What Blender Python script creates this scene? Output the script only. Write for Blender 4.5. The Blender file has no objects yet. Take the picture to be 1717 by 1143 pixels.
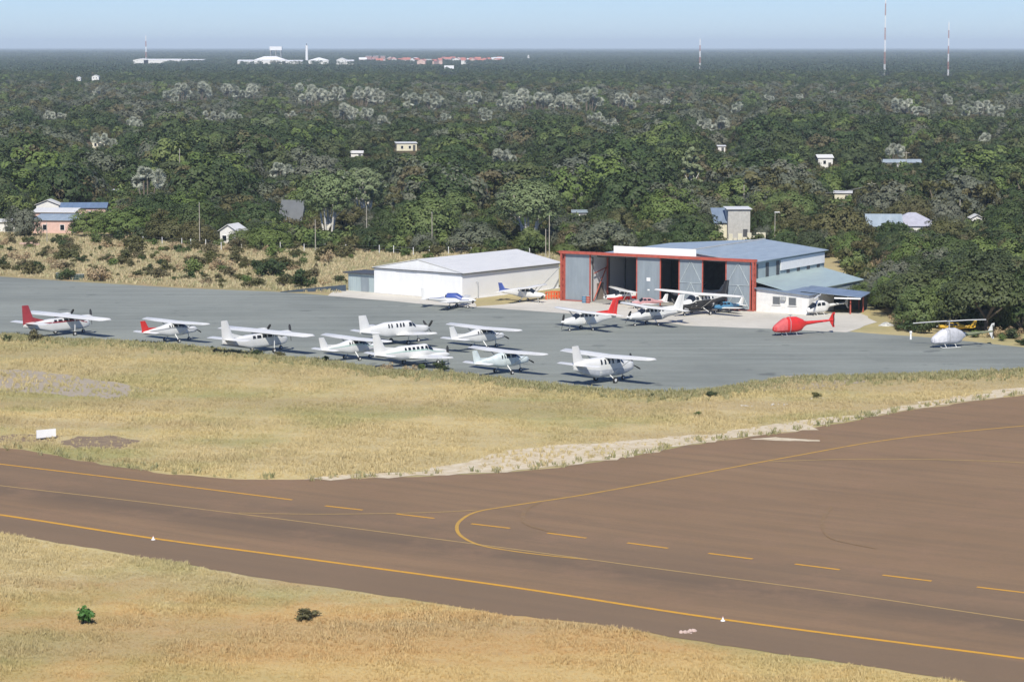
import bpy, math, random
import numpy as np
from mathutils import Vector, Matrix
from mathutils.geometry import tessellate_polygon
random.seed(7); rng = np.random.default_rng(7)
R = math.radians
sc = bpy.context.scene
COL = sc.collection

# ---------------------------------------------------------------- camera, sky, sun, exposure
FPX, CAMH, HY = 4300.0, 38.0, 78.0            # focal length in photo pixels, height above ground (m), horizon row
PITCH = math.atan((571.5 - HY) / FPX)
cam = bpy.data.cameras.new('camera'); camo = bpy.data.objects.new('camera', cam); COL.objects.link(camo)
camo.location = (0, 0, CAMH); camo.rotation_euler = (math.pi/2 - PITCH, 0, 0)
cam.sensor_width = 36; cam.lens = 36 * FPX / 1717; cam.clip_start = 1; cam.clip_end = 120000
sc.camera = camo
SUN_AZ, SUN_EL = 268.0, 46.0                   # from +X, counter-clockwise
w = bpy.data.worlds.new('World'); sc.world = w; w.use_nodes = True
nt = w.node_tree; bg = nt.nodes['Background']
sky = nt.nodes.new('ShaderNodeTexSky'); sky.sky_type = 'NISHITA'; sky.sun_disc = False
sky.sun_elevation = R(SUN_EL); sky.sun_rotation = R(90 - SUN_AZ)
sky.air_density = 1.0; sky.dust_density = 0.0; sky.ozone_density = 3.0; sky.altitude = 950
tint = nt.nodes.new('ShaderNodeMix'); tint.data_type = 'RGBA'; tint.blend_type = 'MULTIPLY'; tint.inputs[0].default_value = 1
tint.inputs[7].default_value = (.66, .85, 1.28, 1); nt.links.new(sky.outputs[0], tint.inputs[6])
nt.links.new(tint.outputs[2], bg.inputs[0]); bg.inputs[1].default_value = 0.076
sun = bpy.data.lights.new('sun', 'SUN'); suno = bpy.data.objects.new('sun', sun); COL.objects.link(suno)
sun.energy = 4.5; sun.angle = R(0.55); sun.color = (1, .945, .84)
tosun = Vector((math.cos(R(SUN_AZ))*math.cos(R(SUN_EL)), math.sin(R(SUN_AZ))*math.cos(R(SUN_EL)), math.sin(R(SUN_EL))))
suno.rotation_euler = tosun.to_track_quat('Z', 'Y').to_euler(); suno.location = (0, 0, 200)
sc.view_settings.view_transform = 'Standard'; sc.view_settings.look = 'None'
sc.view_settings.exposure = 0.25; sc.view_settings.gamma = 1
try:
    sc.cycles.volume_bounces = 0; sc.cycles.max_bounces = 5; sc.cycles.transparent_max_bounces = 6
except Exception: pass

def gp(x, y, h=0.0):
    """the point of the place, h metres above ground, seen at photo pixel x, y"""
    u = x - 858.5; v = 571.5 - y
    dn = FPX*math.sin(PITCH) - v*math.cos(PITCH)
    k = (CAMH - h) / dn
    return Vector((k*u, k*(FPX*math.cos(PITCH) + v*math.sin(PITCH)), h))
def pr(X, Y, Z=0.0):
    z = Z - CAMH; f = Y*math.cos(PITCH) - z*math.sin(PITCH); v = Y*math.sin(PITCH) + z*math.cos(PITCH)
    return 858.5 + FPX*X/f, 571.5 - FPX*v/f
def ppm(y): return (y - HY) / CAMH             # photo pixels per metre for something standing at row y

# ---------------------------------------------------------------- materials
MATS = {}
def nodes(name):
    m = bpy.data.materials.new(name); m.use_nodes = True
    return m, m.node_tree, m.node_tree.nodes['Principled BSDF']
def N(nt, t, **kw):
    n = nt.nodes.new(t)
    for k, v in kw.items():
        if k.startswith('i_'): n.inputs[int(k[2:])].default_value = v
        else: setattr(n, k, v)
    return n
def L(nt, a, b): nt.links.new(a, b)
def ramp(nt, src, stops, interp='LINEAR'):
    r = nt.nodes.new('ShaderNodeValToRGB'); cr = r.color_ramp; cr.interpolation = interp
    while len(cr.elements) < len(stops): cr.elements.new(.5)
    for e, (p, c) in zip(cr.elements, stops):
        e.position = p; e.color = (*c, 1) if len(c) == 3 else c
    if src is not None: L(nt, src, r.inputs[0])
    return r.outputs[0]
def mixc(nt, f, a, b, mode='MIX'):
    m = nt.nodes.new('ShaderNodeMix'); m.data_type = 'RGBA'; m.blend_type = mode
    for s, v in ((m.inputs[0], f), (m.inputs[6], a), (m.inputs[7], b)):
        if hasattr(v, 'is_linked') or hasattr(v, 'links'): L(nt, v, s)
        elif isinstance(v, (int, float)): s.default_value = v
        else: s.default_value = (*v, 1)
    return m.outputs[2]
def noise(nt, vec, scale, detail=4, rough=.6):
    n = nt.nodes.new('ShaderNodeTexNoise'); n.inputs['Scale'].default_value = scale
    n.inputs['Detail'].default_value = detail; n.inputs['Roughness'].default_value = rough
    if vec is not None: L(nt, vec, n.inputs['Vector'])
    return n.outputs[0]
def math_(nt, op, a, b=None):
    m = nt.nodes.new('ShaderNodeMath'); m.operation = op
    for s, v in ((m.inputs[0], a), (m.inputs[1], b)):
        if v is None: continue
        if isinstance(v, (int, float)): s.default_value = v
        else: L(nt, v, s)
    return m.outputs[0]
def maprange(nt, v, a, b, c=0., d=1.):
    m = nt.nodes.new('ShaderNodeMapRange'); m.inputs[1].default_value = a; m.inputs[2].default_value = b
    m.inputs[3].default_value = c; m.inputs[4].default_value = d; L(nt, v, m.inputs[0]); return m.outputs[0]
def wpos(nt): return nt.nodes.new('ShaderNodeNewGeometry').outputs['Position']
def opos(nt): return nt.nodes.new('ShaderNodeTexCoord').outputs['Object']
def paint(name, c, rough=.5, var=.12, scale=1.5, metal=0., spec=.5, dirt=None):
    """a coat with faint grime: two close tones mixed by noise in object space"""
    if name in MATS: return MATS[name]
    m, nt, b = nodes(name)
    f = noise(nt, opos(nt), scale, 5)
    d = dirt or tuple(v*(1-var*2) for v in c)
    L(nt, mixc(nt, maprange(nt, f, .35, .7), c, d), b.inputs['Base Color'])
    b.inputs['Roughness'].default_value = rough; b.inputs['Metallic'].default_value = metal
    b.inputs['Specular IOR Level'].default_value = spec
    MATS[name] = m; return m
def glass(name='dark_glass', c=(.015, .02, .028)):
    if name in MATS: return MATS[name]
    m, nt, b = nodes(name); b.inputs['Base Color'].default_value = (*c, 1)
    b.inputs['Roughness'].default_value = .08; b.inputs['Specular IOR Level'].default_value = .6
    MATS[name] = m; return m
def sheet_metal(name, c1, c2, pitch=.3, rough=.45, axis='X', rust=None):
    """ribbed sheeting: ribs as bump along the object's own axis, panels of slightly different age"""
    if name in MATS: return MATS[name]
    m, nt, b = nodes(name); p = opos(nt)
    w_ = N(nt, 'ShaderNodeTexWave', wave_type='BANDS', bands_direction=axis); w_.inputs['Scale'].default_value = .314/pitch
    L(nt, p, w_.inputs['Vector'])
    mp = N(nt, 'ShaderNodeMapping'); mp.inputs['Scale'].default_value = (.9, .22, .22) if axis == 'X' else (.22, .9, .22); L(nt, p, mp.inputs[0])
    f = noise(nt, mp.outputs[0], 1.2, 5)
    c = mixc(nt, maprange(nt, f, .35, .68), c1, c2)
    if rust: c = mixc(nt, maprange(nt, noise(nt, p, .5, 6, .7), .58, .75), c, rust)
    L(nt, c, b.inputs['Base Color'])
    bp = N(nt, 'ShaderNodeBump'); bp.inputs['Distance'].default_value = .04; bp.inputs['Strength'].default_value = .5
    L(nt, w_.outputs['Fac'], bp.inputs['Height']); L(nt, bp.outputs[0], b.inputs['Normal'])
    b.inputs['Roughness'].default_value = rough; b.inputs['Metallic'].default_value = 0.15
    MATS[name] = m; return m

def grass_colour(nt):
    """dry-grass colour of the place: straw, orange and green patches that sit where they grow"""
    p = wpos(nt); sx = N(nt, 'ShaderNodeSeparateXYZ'); L(nt, p, sx.inputs[0])
    fl = N(nt, 'ShaderNodeCombineXYZ'); L(nt, sx.outputs[0], fl.inputs[0]); L(nt, sx.outputs[1], fl.inputs[1])
    q = fl.outputs[0]
    n1 = noise(nt, q, .035, 5, .6); n2 = noise(nt, q, .16, 5, .65); n3 = noise(nt, q, 1.1, 4, .6)
    straw = mixc(nt, maprange(nt, n2, .35, .65), (.59, .49, .265), (.46, .385, .205))
    orange = mixc(nt, maprange(nt, n3, .35, .65), (.50, .31, .125), (.58, .40, .18))
    green = mixc(nt, maprange(nt, n3, .3, .7), (.35, .345, .145), (.25, .27, .105))
    # the red grass grows in the near field only
    near = math_(nt, 'ADD', maprange(nt, sx.outputs[1], 186, 160, -.25, .35), n2)
    c = mixc(nt, maprange(nt, near, .38, .60), straw, orange)
    c = mixc(nt, maprange(nt, n1, .46, .60, 0, .85), c, green)
    mp = N(nt, 'ShaderNodeMapping'); mp.inputs['Scale'].default_value = (.012, .085, 1); mp.inputs['Rotation'].default_value = (0, 0, R(12)); L(nt, q, mp.inputs[0])
    bands = noise(nt, mp.outputs[0], 1.0, 3, .5)
    c = mixc(nt, maprange(nt, bands, .50, .62, 0, .55), c, (.42, .33, .19))
    c = mixc(nt, maprange(nt, bands, .46, .36, 0, .5), c, (.66, .53, .24))
    grey = maprange(nt, math_(nt, 'ADD', maprange(nt, sx.outputs[1], 262, 300), maprange(nt, n2, .3, .7, -.3, .3)), .3, 1.1, 0, .55)
    c = mixc(nt, grey, c, (.40, .35, .19))
    c = mixc(nt, maprange(nt, n3, .25, .75, .0, .35), c, (.36, .27, .14))
    return c, q, sx
def ground_mat(name, build, rough=.9, bump=None):
    m, nt, b = nodes(name); c = build(nt); L(nt, c, b.inputs['Base Color'])
    b.inputs['Roughness'].default_value = rough; b.inputs['Specular IOR Level'].default_value = .04
    if bump:
        bp = N(nt, 'ShaderNodeBump'); bp.inputs['Distance'].default_value = bump[1]; bp.inputs['Strength'].default_value = .6
        L(nt, noise(nt, wpos(nt), bump[0], 4, .7), bp.inputs['Height']); L(nt, bp.outputs[0], b.inputs['Normal'])
    return m
def b_grass(nt):
    c, q, sx = grass_colour(nt)
    c = mixc(nt, maprange(nt, noise(nt, q, .5, 6, .75), .55, .72, 0, .5), c, (.30, .23, .14))
    far = maprange(nt, sx.outputs[1], 545, 620)
    return mixc(nt, far, c, (.10, .095, .05))
M_GROUND = ground_mat('dry_grass_soil', b_grass, bump=(1.5, .25))
def b_field(nt):
    p = wpos(nt)
    c = mixc(nt, maprange(nt, noise(nt, p, .06, 5), .4, .62), (.40, .33, .19), (.31, .29, .16))
    c = mixc(nt, maprange(nt, noise(nt, p, .3, 5, .7), .5, .68), c, (.42, .30, .19))
    return mixc(nt, maprange(nt, noise(nt, p, 1.4, 5, .7), .4, .75, 0, .6), c, (.17, .16, .07))
M_FIELD = ground_mat('scrub_field_soil', b_field, bump=(1.2, .3))
def b_floor(nt): return mixc(nt, maprange(nt, noise(nt, wpos(nt), .05, 5), .4, .65), (.07, .065, .035), (.16, .12, .07))
M_FLOOR = ground_mat('leaf_litter', b_floor)
def b_apron(nt):
    p = wpos(nt)
    c = mixc(nt, maprange(nt, noise(nt, p, .03, 6, .65), .38, .64), (.195, .212, .195), (.268, .286, .258))
    mp = N(nt, 'ShaderNodeMapping'); mp.inputs['Rotation'].default_value = (0, 0, R(-25)); mp.inputs['Scale'].default_value = (.1, 1, 1); L(nt, p, mp.inputs[0])
    c = mixc(nt, maprange(nt, noise(nt, mp.outputs[0], .35, 6, .7), .45, .70, 0, .6), c, (.32, .35, .32))
    c = mixc(nt, maprange(nt, noise(nt, p, .35, 5, .7), .60, .72, 0, .55), c, (.13, .145, .15))
    c = mixc(nt, maprange(nt, noise(nt, p, .22, 3, .5), .66, .72, 0, .6), c, (.10, .11, .11))
    c = mixc(nt, maprange(nt, noise(nt, p, 2.5, 4, .7), .45, .8, 0, .3), c, (.13, .14, .138))
    return c
M_APRON = ground_mat('grey_asphalt', b_apron, .85, (6, .03))
def b_conc(nt):
    p = wpos(nt)
    c = mixc(nt, maprange(nt, noise(nt, p, .08, 6, .7), .38, .62), (.60, .57, .50), (.50, .475, .41))
    return mixc(nt, maprange(nt, noise(nt, p, .5, 5, .7), .55, .75, 0, .5), c, (.36, .33, .26))
M_CONC = ground_mat('pale_concrete', b_conc, .85)
P0, P1 = gp(0, 863), gp(1717, 1106)
AX = (P1 - P0).normalized(); AN = Vector((-AX.y, AX.x, 0))   # along and across the long runway edge line
def b_brown(nt):
    p = wpos(nt)
    def dot(v):
        d = N(nt, 'ShaderNodeVectorMath', operation='DOT_PRODUCT'); L(nt, p, d.inputs[0]); d.inputs[1].default_value = v; return d.outputs['Value']
    u = dot(AX); v = math_(nt, 'SUBTRACT', dot(AN), P0.dot(AN))
    cb = N(nt, 'ShaderNodeCombineXYZ'); L(nt, math_(nt, 'MULTIPLY', u, .06), cb.inputs[0]); L(nt, v, cb.inputs[1])
    st = noise(nt, cb.outputs[0], .55, 6, .65)
    c = mixc(nt, maprange(nt, noise(nt, p, .05, 5), .35, .65), (.265, .164, .086), (.335, .21, .112))
    c = mixc(nt, maprange(nt, st, .42, .66, 0, .7), c, (.195, .13, .078))
    c = mixc(nt, maprange(nt, noise(nt, p, .35, 5, .7), .6, .74, 0, .4), c, (.335, .215, .115))
    # tyre-darkened band worn along the centre line, and the greyer shoulder outside the edge line
    def band(c0, wd, amt):
        a = math_(nt, 'ABSOLUTE', math_(nt, 'SUBTRACT', math_(nt, 'ADD', v, maprange(nt, st, 0, 1, -2.5, 2.5)), c0))
        return maprange(nt, a, wd, 0, 0, amt)
    c = mixc(nt, band(9.0, 5.5, .8), c, (.105, .08, .058))
    c = mixc(nt, band(16.0, 5.5, .45), c, (.14, .105, .075))
    c = mixc(nt, maprange(nt, noise(nt, p, .11, 7, .75), .50, .66, 0, .55), c, (.345, .205, .12))
    c = mixc(nt, maprange(nt, noise(nt, p, .8, 5, .8), .56, .70, 0, .35), c, (.15, .10, .068))
    sh = maprange(nt, v, -.2, -.8, 0, .6)
    c = mixc(nt, sh, c, (.18, .13, .085))
    gr = maprange(nt, math_(nt, 'ADD', u, math_(nt, 'MULTIPLY', v, -.2)), 6, -45, 0, .45)
    c = mixc(nt, gr, c, (.20, .15, .105))
    return mixc(nt, maprange(nt, noise(nt, p, 3, 4, .7), .45, .8, 0, .25), c, (.15, .10, .075))
M_BROWN = ground_mat('brown_tarmac', b_brown, .8, (8, .02))
def b_sand(nt):
    p = wpos(nt)
    c = mixc(nt, maprange(nt, noise(nt, p, .9, 6, .7), .38, .6), (.66, .58, .44), (.54, .45, .31))
    return mixc(nt, maprange(nt, noise(nt, p, .3, 5), .55, .7, 0, .7), c, (.47, .39, .25))
M_SAND = ground_mat('white_sand', b_sand, .95, (3, .12))
M_GRAVEL = ground_mat('grey_gravel', lambda nt: mixc(nt, maprange(nt, noise(nt, wpos(nt), .6, 6, .75), .35, .65), (.40, .345, .275), (.345, .30, .235)), .95)
M_BURNT = ground_mat('bare_dark_earth', lambda nt: mixc(nt, maprange(nt, noise(nt, wpos(nt), .8, 6, .75), .35, .65), (.20, .15, .11), (.30, .23, .15)), .95)
def line_mat(name, c, worn):
    def f(nt): return mixc(nt, maprange(nt, noise(nt, wpos(nt), 1.3, 6, .75), .48, .68, 0, worn), c, (.25, .18, .12))
    return ground_mat(name, f, .7)
M_LINE = line_mat('yellow_line_paint', (.62, .33, .045), .45)
M_LINE2 = line_mat('faded_yellow_paint', (.52, .31, .07), .6)
M_LINE3 = line_mat('worn_yellow_paint', (.42, .29, .12), .6)

def leafy(name, cols, trans=.0):
    if name in MATS: return MATS[name]
    m, nt, b = nodes(name)
    oi = N(nt, 'ShaderNodeObjectInfo')
    n = len(cols); c = ramp(nt, oi.outputs['Random'], [((i+.5)/n, cols[i]) for i in range(n)])
    f = noise(nt, wpos(nt), .45, 3)
    c = mixc(nt, maprange(nt, f, .35, .68, 0, .4), c, tuple(v*1.5+.005 for v in cols[n//2]))
    L(nt, c, b.inputs['Base Color']); b.inputs['Roughness'].default_value = .6
    b.inputs['Specular IOR Level'].default_value = .25
    MATS[name] = m; return m
L_DARK = leafy('dark_green_leaves', [(.027, .047, .015), (.038, .063, .018), (.058, .084, .023), (.044, .06, .025), (.074, .09, .03), (.044, .074, .02)])
L_MID = leafy('mid_green_leaves', [(.072, .115, .026), (.10, .145, .034), (.112, .14, .042), (.085, .12, .038)])
L_GREY = leafy('grey_green_leaves', [(.105, .12, .075), (.085, .10, .06), (.125, .13, .09), (.08, .095, .065)])
L_OLIVE = leafy('olive_brown_leaves', [(.09, .09, .03), (.105, .09, .04), (.075, .08, .028), (.12, .10, .055)])
L_GUM = leafy('gum_leaves', [(.125, .165, .07), (.14, .18, .08), (.155, .18, .10)])
L_PALE = leafy('pale_green_leaves', [(.17, .21, .10), (.20, .22, .13)])
L_PALM = leafy('silver_palm_fronds', [(.31, .335, .26), (.37, .385, .31), (.26, .285, .22)])
L_BRIGHT = leafy('bright_green_leaves', [(.06, .15, .03), (.07, .13, .035)])
L_FAR = leafy('haze_toned_leaves', [(.026, .05, .024), (.034, .06, .028), (.045, .066, .034), (.03, .052, .03)])  # bluish tone of distant haze is put into the leaf colour
L_DRY = leafy('dry_twigs', [(.30, .22, .13), (.38, .29, .16), (.26, .2, .12)])
M_BARK = paint('grey_bark', (.20, .165, .125), .9, .25, 3)
M_PALEBARK = paint('pale_bark', (.66, .63, .55), .8, .15, 2)

# ---------------------------------------------------------------- mesh building
class MB:
    def __init__(s): s.v = []; s.f = []; s.mi = []
    def add(s, vs, fs, mi=0):
        o = len(s.v); s.v += [tuple(v) for v in vs]; s.f += [tuple(i+o for i in f) for f in fs]; s.mi += [mi]*len(fs); return s
    def box(s, x0, y0, z0, x1, y1, z1, mi=0):
        vs = [(x, y, z) for z in (z0, z1) for y in (y0, y1) for x in (x0, x1)]
        return s.add(vs, [(0,2,3,1), (4,5,7,6), (0,1,5,4), (2,6,7,3), (0,4,6,2), (1,3,7,5)], mi)
    def tube(s, a, b, r0, r1=None, n=8, mi=0):
        a, b = Vector(a), Vector(b); r1 = r0 if r1 is None else r1
        d = (b-a).normalized(); x = d.orthogonal().normalized(); y = d.cross(x)
        vs = [p + (x*math.cos(2*math.pi*i/n) + y*math.sin(2*math.pi*i/n))*r for p, r in ((a, r0), (b, r1)) for i in range(n)]
        fs = [(i, (i+1) % n, n+(i+1) % n, n+i) for i in range(n)] + [tuple(range(n))[::-1], tuple(range(n, 2*n))]
        return s.add(vs, fs, mi)
    def loft(s, rings, mi=0, cap=True):
        n = len(rings[0]); vs = [v for r in rings for v in r]
        fs = [(k*n+i, k*n+(i+1) % n, (k+1)*n+(i+1) % n, (k+1)*n+i) for k in range(len(rings)-1) for i in range(n)]
        if cap: fs += [tuple(range(n))[::-1], tuple((len(rings)-1)*n+i for i in range(n))]
        return s.add(vs, fs, mi)
    def prism(s, pts, d, mi=0):
        d = Vector(d); n = len(pts); a = [Vector(p) for p in pts]
        return s.add(a + [p+d for p in a], [tuple(range(n))[::-1], tuple(range(n, 2*n))] + [(i, (i+1) % n, n+(i+1) % n, n+i) for i in range(n)], mi)
    def mesh(s, name, mats, smooth=False):
        me = bpy.data.meshes.new(name); me.from_pydata(s.v, [], s.f)
        for m in (mats if isinstance(mats, (list, tuple)) else [mats]): me.materials.append(m)
        if any(s.mi): me.polygons.foreach_set('material_index', s.mi)
        import bmesh
        bm = bmesh.new(); bm.from_mesh(me); bmesh.ops.recalc_face_normals(bm, faces=bm.faces); bm.to_mesh(me); bm.free()
        if smooth:
            me.polygons.foreach_set('use_smooth', [True]*len(me.polygons))
            try: me.set_sharp_from_angle(angle=R(50))
            except Exception: pass
        me.update(); return me
    def build(s, name, mats, parent=None, smooth=False):
        o = bpy.data.objects.new(name, s.mesh(name, mats, smooth)); COL.objects.link(o)
        if parent: o.parent = parent
        return o
def tag(o, label=None, cat=None, group=None, kind=None):
    if label: o['label'] = label
    if cat: o['category'] = cat
    if group: o['group'] = group
    if kind: o['kind'] = kind
    return o
def thing(name, label, cat, loc=(0, 0, 0), rotz=0., group=None, scale=1.):
    o = bpy.data.objects.new(name, None); COL.objects.link(o); o.location = loc
    o.rotation_euler = (0, 0, rotz); o.scale = (scale,)*3; o.empty_display_size = .5
    return tag(o, label, cat, group)

# ---------------------------------------------------------------- the ground and what is painted on it
def sheet(name, pts, z, mat, kind='structure', label=None):
    vs = [Vector((p.x, p.y, z)) for p in pts]
    tris = tessellate_polygon([vs])
    m = MB(); m.add(vs, [tuple(t) for t in tris]); o = m.build(name, mat)
    for p in o.data.polygons:
        if p.normal.z < 0: p.flip()
    tag(o, kind=kind)
    if label: o['label'] = label
    return o
def px(lst, jag=0., step=None, seed=1, closed=True):
    """photo pixels on the ground -> ground points; jag roughens the outline by that many metres"""
    r = random.Random(seed); pts = [gp(x, y) for x, y in lst]
    if not jag: return pts
    out = []
    for i, a in enumerate(pts):
        if not closed and i == len(pts)-1: out.append(a); break
        b = pts[(i+1) % len(pts)]; n = max(1, int((b-a).length / (step or 1.5))); 
        if n > 400: n = 400
        nn = Vector((-(b-a).y, (b-a).x, 0)).normalized() if (b-a).length > 0 else Vector((0, 0, 0))
        for k in range(n):
            q = a.lerp(b, k/n); out.append(q + nn*r.gauss(0, jag))
    return out
def ground():
    xs = [-39000, -20000, -9000, -4000, -2000, -1000] + list(range(-600, 601, 60)) + [1000, 2000, 4000, 9000, 20000, 39000]
    ys = [-39000, -9000, -2000, -500] + list(range(-120, 1201, 60)) + [1600, 2200, 3000, 4500, 7000, 11000, 18000, 28000, 39000]
    m = MB(); nx = len(xs)
    m.add([(x, y, 0) for y in ys for x in xs], [(j*nx+i, j*nx+i+1, (j+1)*nx+i+1, (j+1)*nx+i) for j in range(len(ys)-1) for i in range(nx-1)])
    return tag(m.build('ground', M_GROUND), kind='structure')
ground()
APRON_LOW = [(-500, 545), (0, 562), (110, 571), (200, 574), (290, 580), (380, 590), (470, 600), (560, 609), (640, 622), (760, 628), (860, 640), (950, 650), (1040, 658), (1130, 660), (1200, 656), (1270, 643), (1350, 634), (1440, 632), (1540, 629), (1640, 626), (1717, 622), (2300, 628)]
APRON_TOP = [(2300, 640), (1717, 582), (1560, 566), (1420, 556), (1300, 551), (1150, 545), (1060, 534), (985, 527), (930, 523), (830, 516), (700, 508), (600, 499), (480, 490), (300, 483), (140, 473), (0, 464), (-500, 440)]
sheet('apron', px(APRON_LOW, .35, 2.5, 3, False) + px(APRON_TOP, .12, 3, 4, False), .02, M_APRON)
BR_TOP = [(-500, 700), (0, 752), (40, 754), (130, 772), (260, 792), (400, 804), (520, 804), (700, 799), (850, 792), (960, 781), (1070, 763), (1190, 741), (1330, 724), (1500, 692), (1600, 677), (1717, 662), (2300, 590)]
BR_LOW = [(2300, 1250), (1640, 1145), (1560, 1134), (1450, 1115), (1300, 1095), (1150, 1071), (1000, 1046), (850, 1031), (700, 1006), (560, 985), (420, 966), (260, 936), (120, 913), (0, 894), (-500, 822)]
sheet('taxiway_tarmac', px(BR_TOP, .16, 1.5, 5, False) + px(BR_LOW, .10, 1.2, 6, False), .02, M_BROWN)
sheet('scrub_field', px([(-500, 436), (0, 463.5), (140, 472.5), (300, 482.5), (480, 489.5), (580, 494), (590, 460), (935, 440), (950, 418), (700, 405), (400, 396), (0, 385), (-500, 372)]), .012, M_FIELD)
CONC = [(560, 486), (629, 490), (772, 499), (792, 503), (800, 514), (842, 511), (905, 503), (948, 499), (1268, 519), (1345, 524), (1440, 524), (1470, 540), (1420, 557), (1300, 552), (1150, 546), (1060, 535), (985, 528), (930, 524), (830, 517), (700, 509), (600, 500), (550, 496)]
sheet('concrete_hardstand', px(CONC, .12, 2.5, 8), .026, M_CONC)
sheet('woodland_floor', px([(-800, 384), (0, 386), (400, 398), (700, 407), (950, 420), (1430, 432), (1440, 500), (1500, 535), (1717, 560), (2300, 600), (2300, 120), (-800, 120)]), .008, M_FLOOR)
SAND = [(505, 803), (600, 796), (700, 790), (790, 772), (860, 752), (960, 745), (1090, 736), (1200, 728), (1310, 708), (1420, 697), (1520, 678), (1640, 660), (1717, 648), (2000, 610), (2000, 622), (1717, 661), (1600, 676), (1500, 691), (1330, 723), (1190, 740), (1070, 762), (960, 780), (850, 791), (700, 798), (600, 801)]
sheet('sandy_verge', px(SAND, .45, 1.2, 9), .028, M_SAND)
sheet('sand_spill', px([(1255, 736), (1300, 733), (1370, 738), (1375, 740), (1300, 739)], .1, .6, 10), .032, M_SAND)
sheet('gravel_patch', px([(-300, 612), (60, 622), (190, 640), (260, 655), (180, 668), (60, 660), (-300, 650)], .5, 2, 11), .014, M_GRAVEL)
sheet('bare_earth', px([(95, 742), (130, 732), (200, 731), (238, 738), (200, 750), (140, 752)], .35, 1, 12), .016, M_BURNT)
sheet('bare_earth', px([(-60, 733), (20, 728), (110, 730), (80, 740), (10, 742), (-60, 740)], .35, 1, 13), .016, M_BURNT)
sheet('gravel_patch', px([(1240, 645), (1290, 633), (1360, 628), (1440, 631), (1450, 640), (1380, 651), (1290, 656)], .4, 1.5, 14), .030, M_GRAVEL)

def smooth(pts, n=8):
    if len(pts) < 3: return pts
    P = [pts[0]] + pts + [pts[-1]]; out = []
    for i in range(1, len(P)-2):
        for k in range(n):
            t = k/n; a, b, c, d = P[i-1], P[i], P[i+1], P[i+2]
            out.append(.5*((2*b) + (c-a)*t + (2*a-5*b+4*c-d)*t*t + (-a+3*b-3*c+d)*t**3))
    return out + [pts[-1]]
def ribbon(name, lst, wd, z, mat, sm=True):
    c = [gp(x, y) for x, y in lst]; c = smooth(c) if sm else c
    m = MB(); vs = []
    for i, p in enumerate(c):
        d = (c[min(i+1, len(c)-1)] - c[max(i-1, 0)]); n = Vector((-d.y, d.x, 0)).normalized()*wd/2
        vs += [(p.x-n.x, p.y-n.y, z), (p.x+n.x, p.y+n.y, z)]
    m.add(vs, [(2*i, 2*i+2, 2*i+3, 2*i+1) for i in range(len(c)-1)])
    return tag(m.build(name, mat), kind='structure')
ribbon('runway_edge_marking', [(-400, 806), (0, 863), (250, 901.5), (500, 935), (857, 984), (1210, 1038), (1717, 1104), (2300, 1180)], .46, .030, M_LINE)
ribbon('runway_edge_marking', [(-400, 731), (0, 778), (250, 808), (490, 838)], .32, .030, M_LINE)
for a, b in (((545, 848), (608, 855)), ((665, 861.5), (728, 869)), ((790, 878), (855, 885.5)), ((918, 893.5), (983, 902)), ((1052, 910), (1120, 919)), ((1188, 927.5), (1262, 937)), ((1333, 945.5), (1408, 955)), ((1480, 964), (1562, 974)), ((1638, 984), (1722, 994)), ((1805, 1004), (1890, 1014))):
    ribbon('dashed_marking', [a, b], .34, .030, M_LINE, False)
ribbon('centre_marking', [(-400, 766), (0, 814), (200, 837), (430, 865), (650, 893), (850, 919), (1100, 953), (1400, 993), (1717, 1040), (2200, 1108)], .24, .030, M_LINE3)
ribbon('curved_marking', [(985, 938), (925, 932), (860, 924), (805, 914), (775, 900), (766, 886), (773, 872), (800, 858), (857, 848), (1000, 826), (1200, 789), (1330, 765), (1500, 736), (1717, 714), (2200, 672)], .29, .034, M_LINE2)
ribbon('curved_marking', [(400, 860), (520, 862), (640, 861), (740, 858.5), (800, 855)], .24, .038, M_LINE3)
ribbon('curved_marking', [(1290, 774), (1400, 770.5), (1520, 770), (1620, 772), (1717, 776), (2000, 795)], .28, .038, M_LINE3)
# faint tyre curves on the brown tarmac
M_RUB = line_mat('tyre_rubber', (.235, .155, .085), .9)
ribbon('tyre_marks', [(905, 842), (885, 852), (877, 865), (885, 880), (930, 893)], .35, .042, M_RUB)
ribbon('tyre_marks', [(1395, 850), (1380, 870), (1382, 890), (1400, 905), (1470, 920)], .3, .042, M_RUB)

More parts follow.
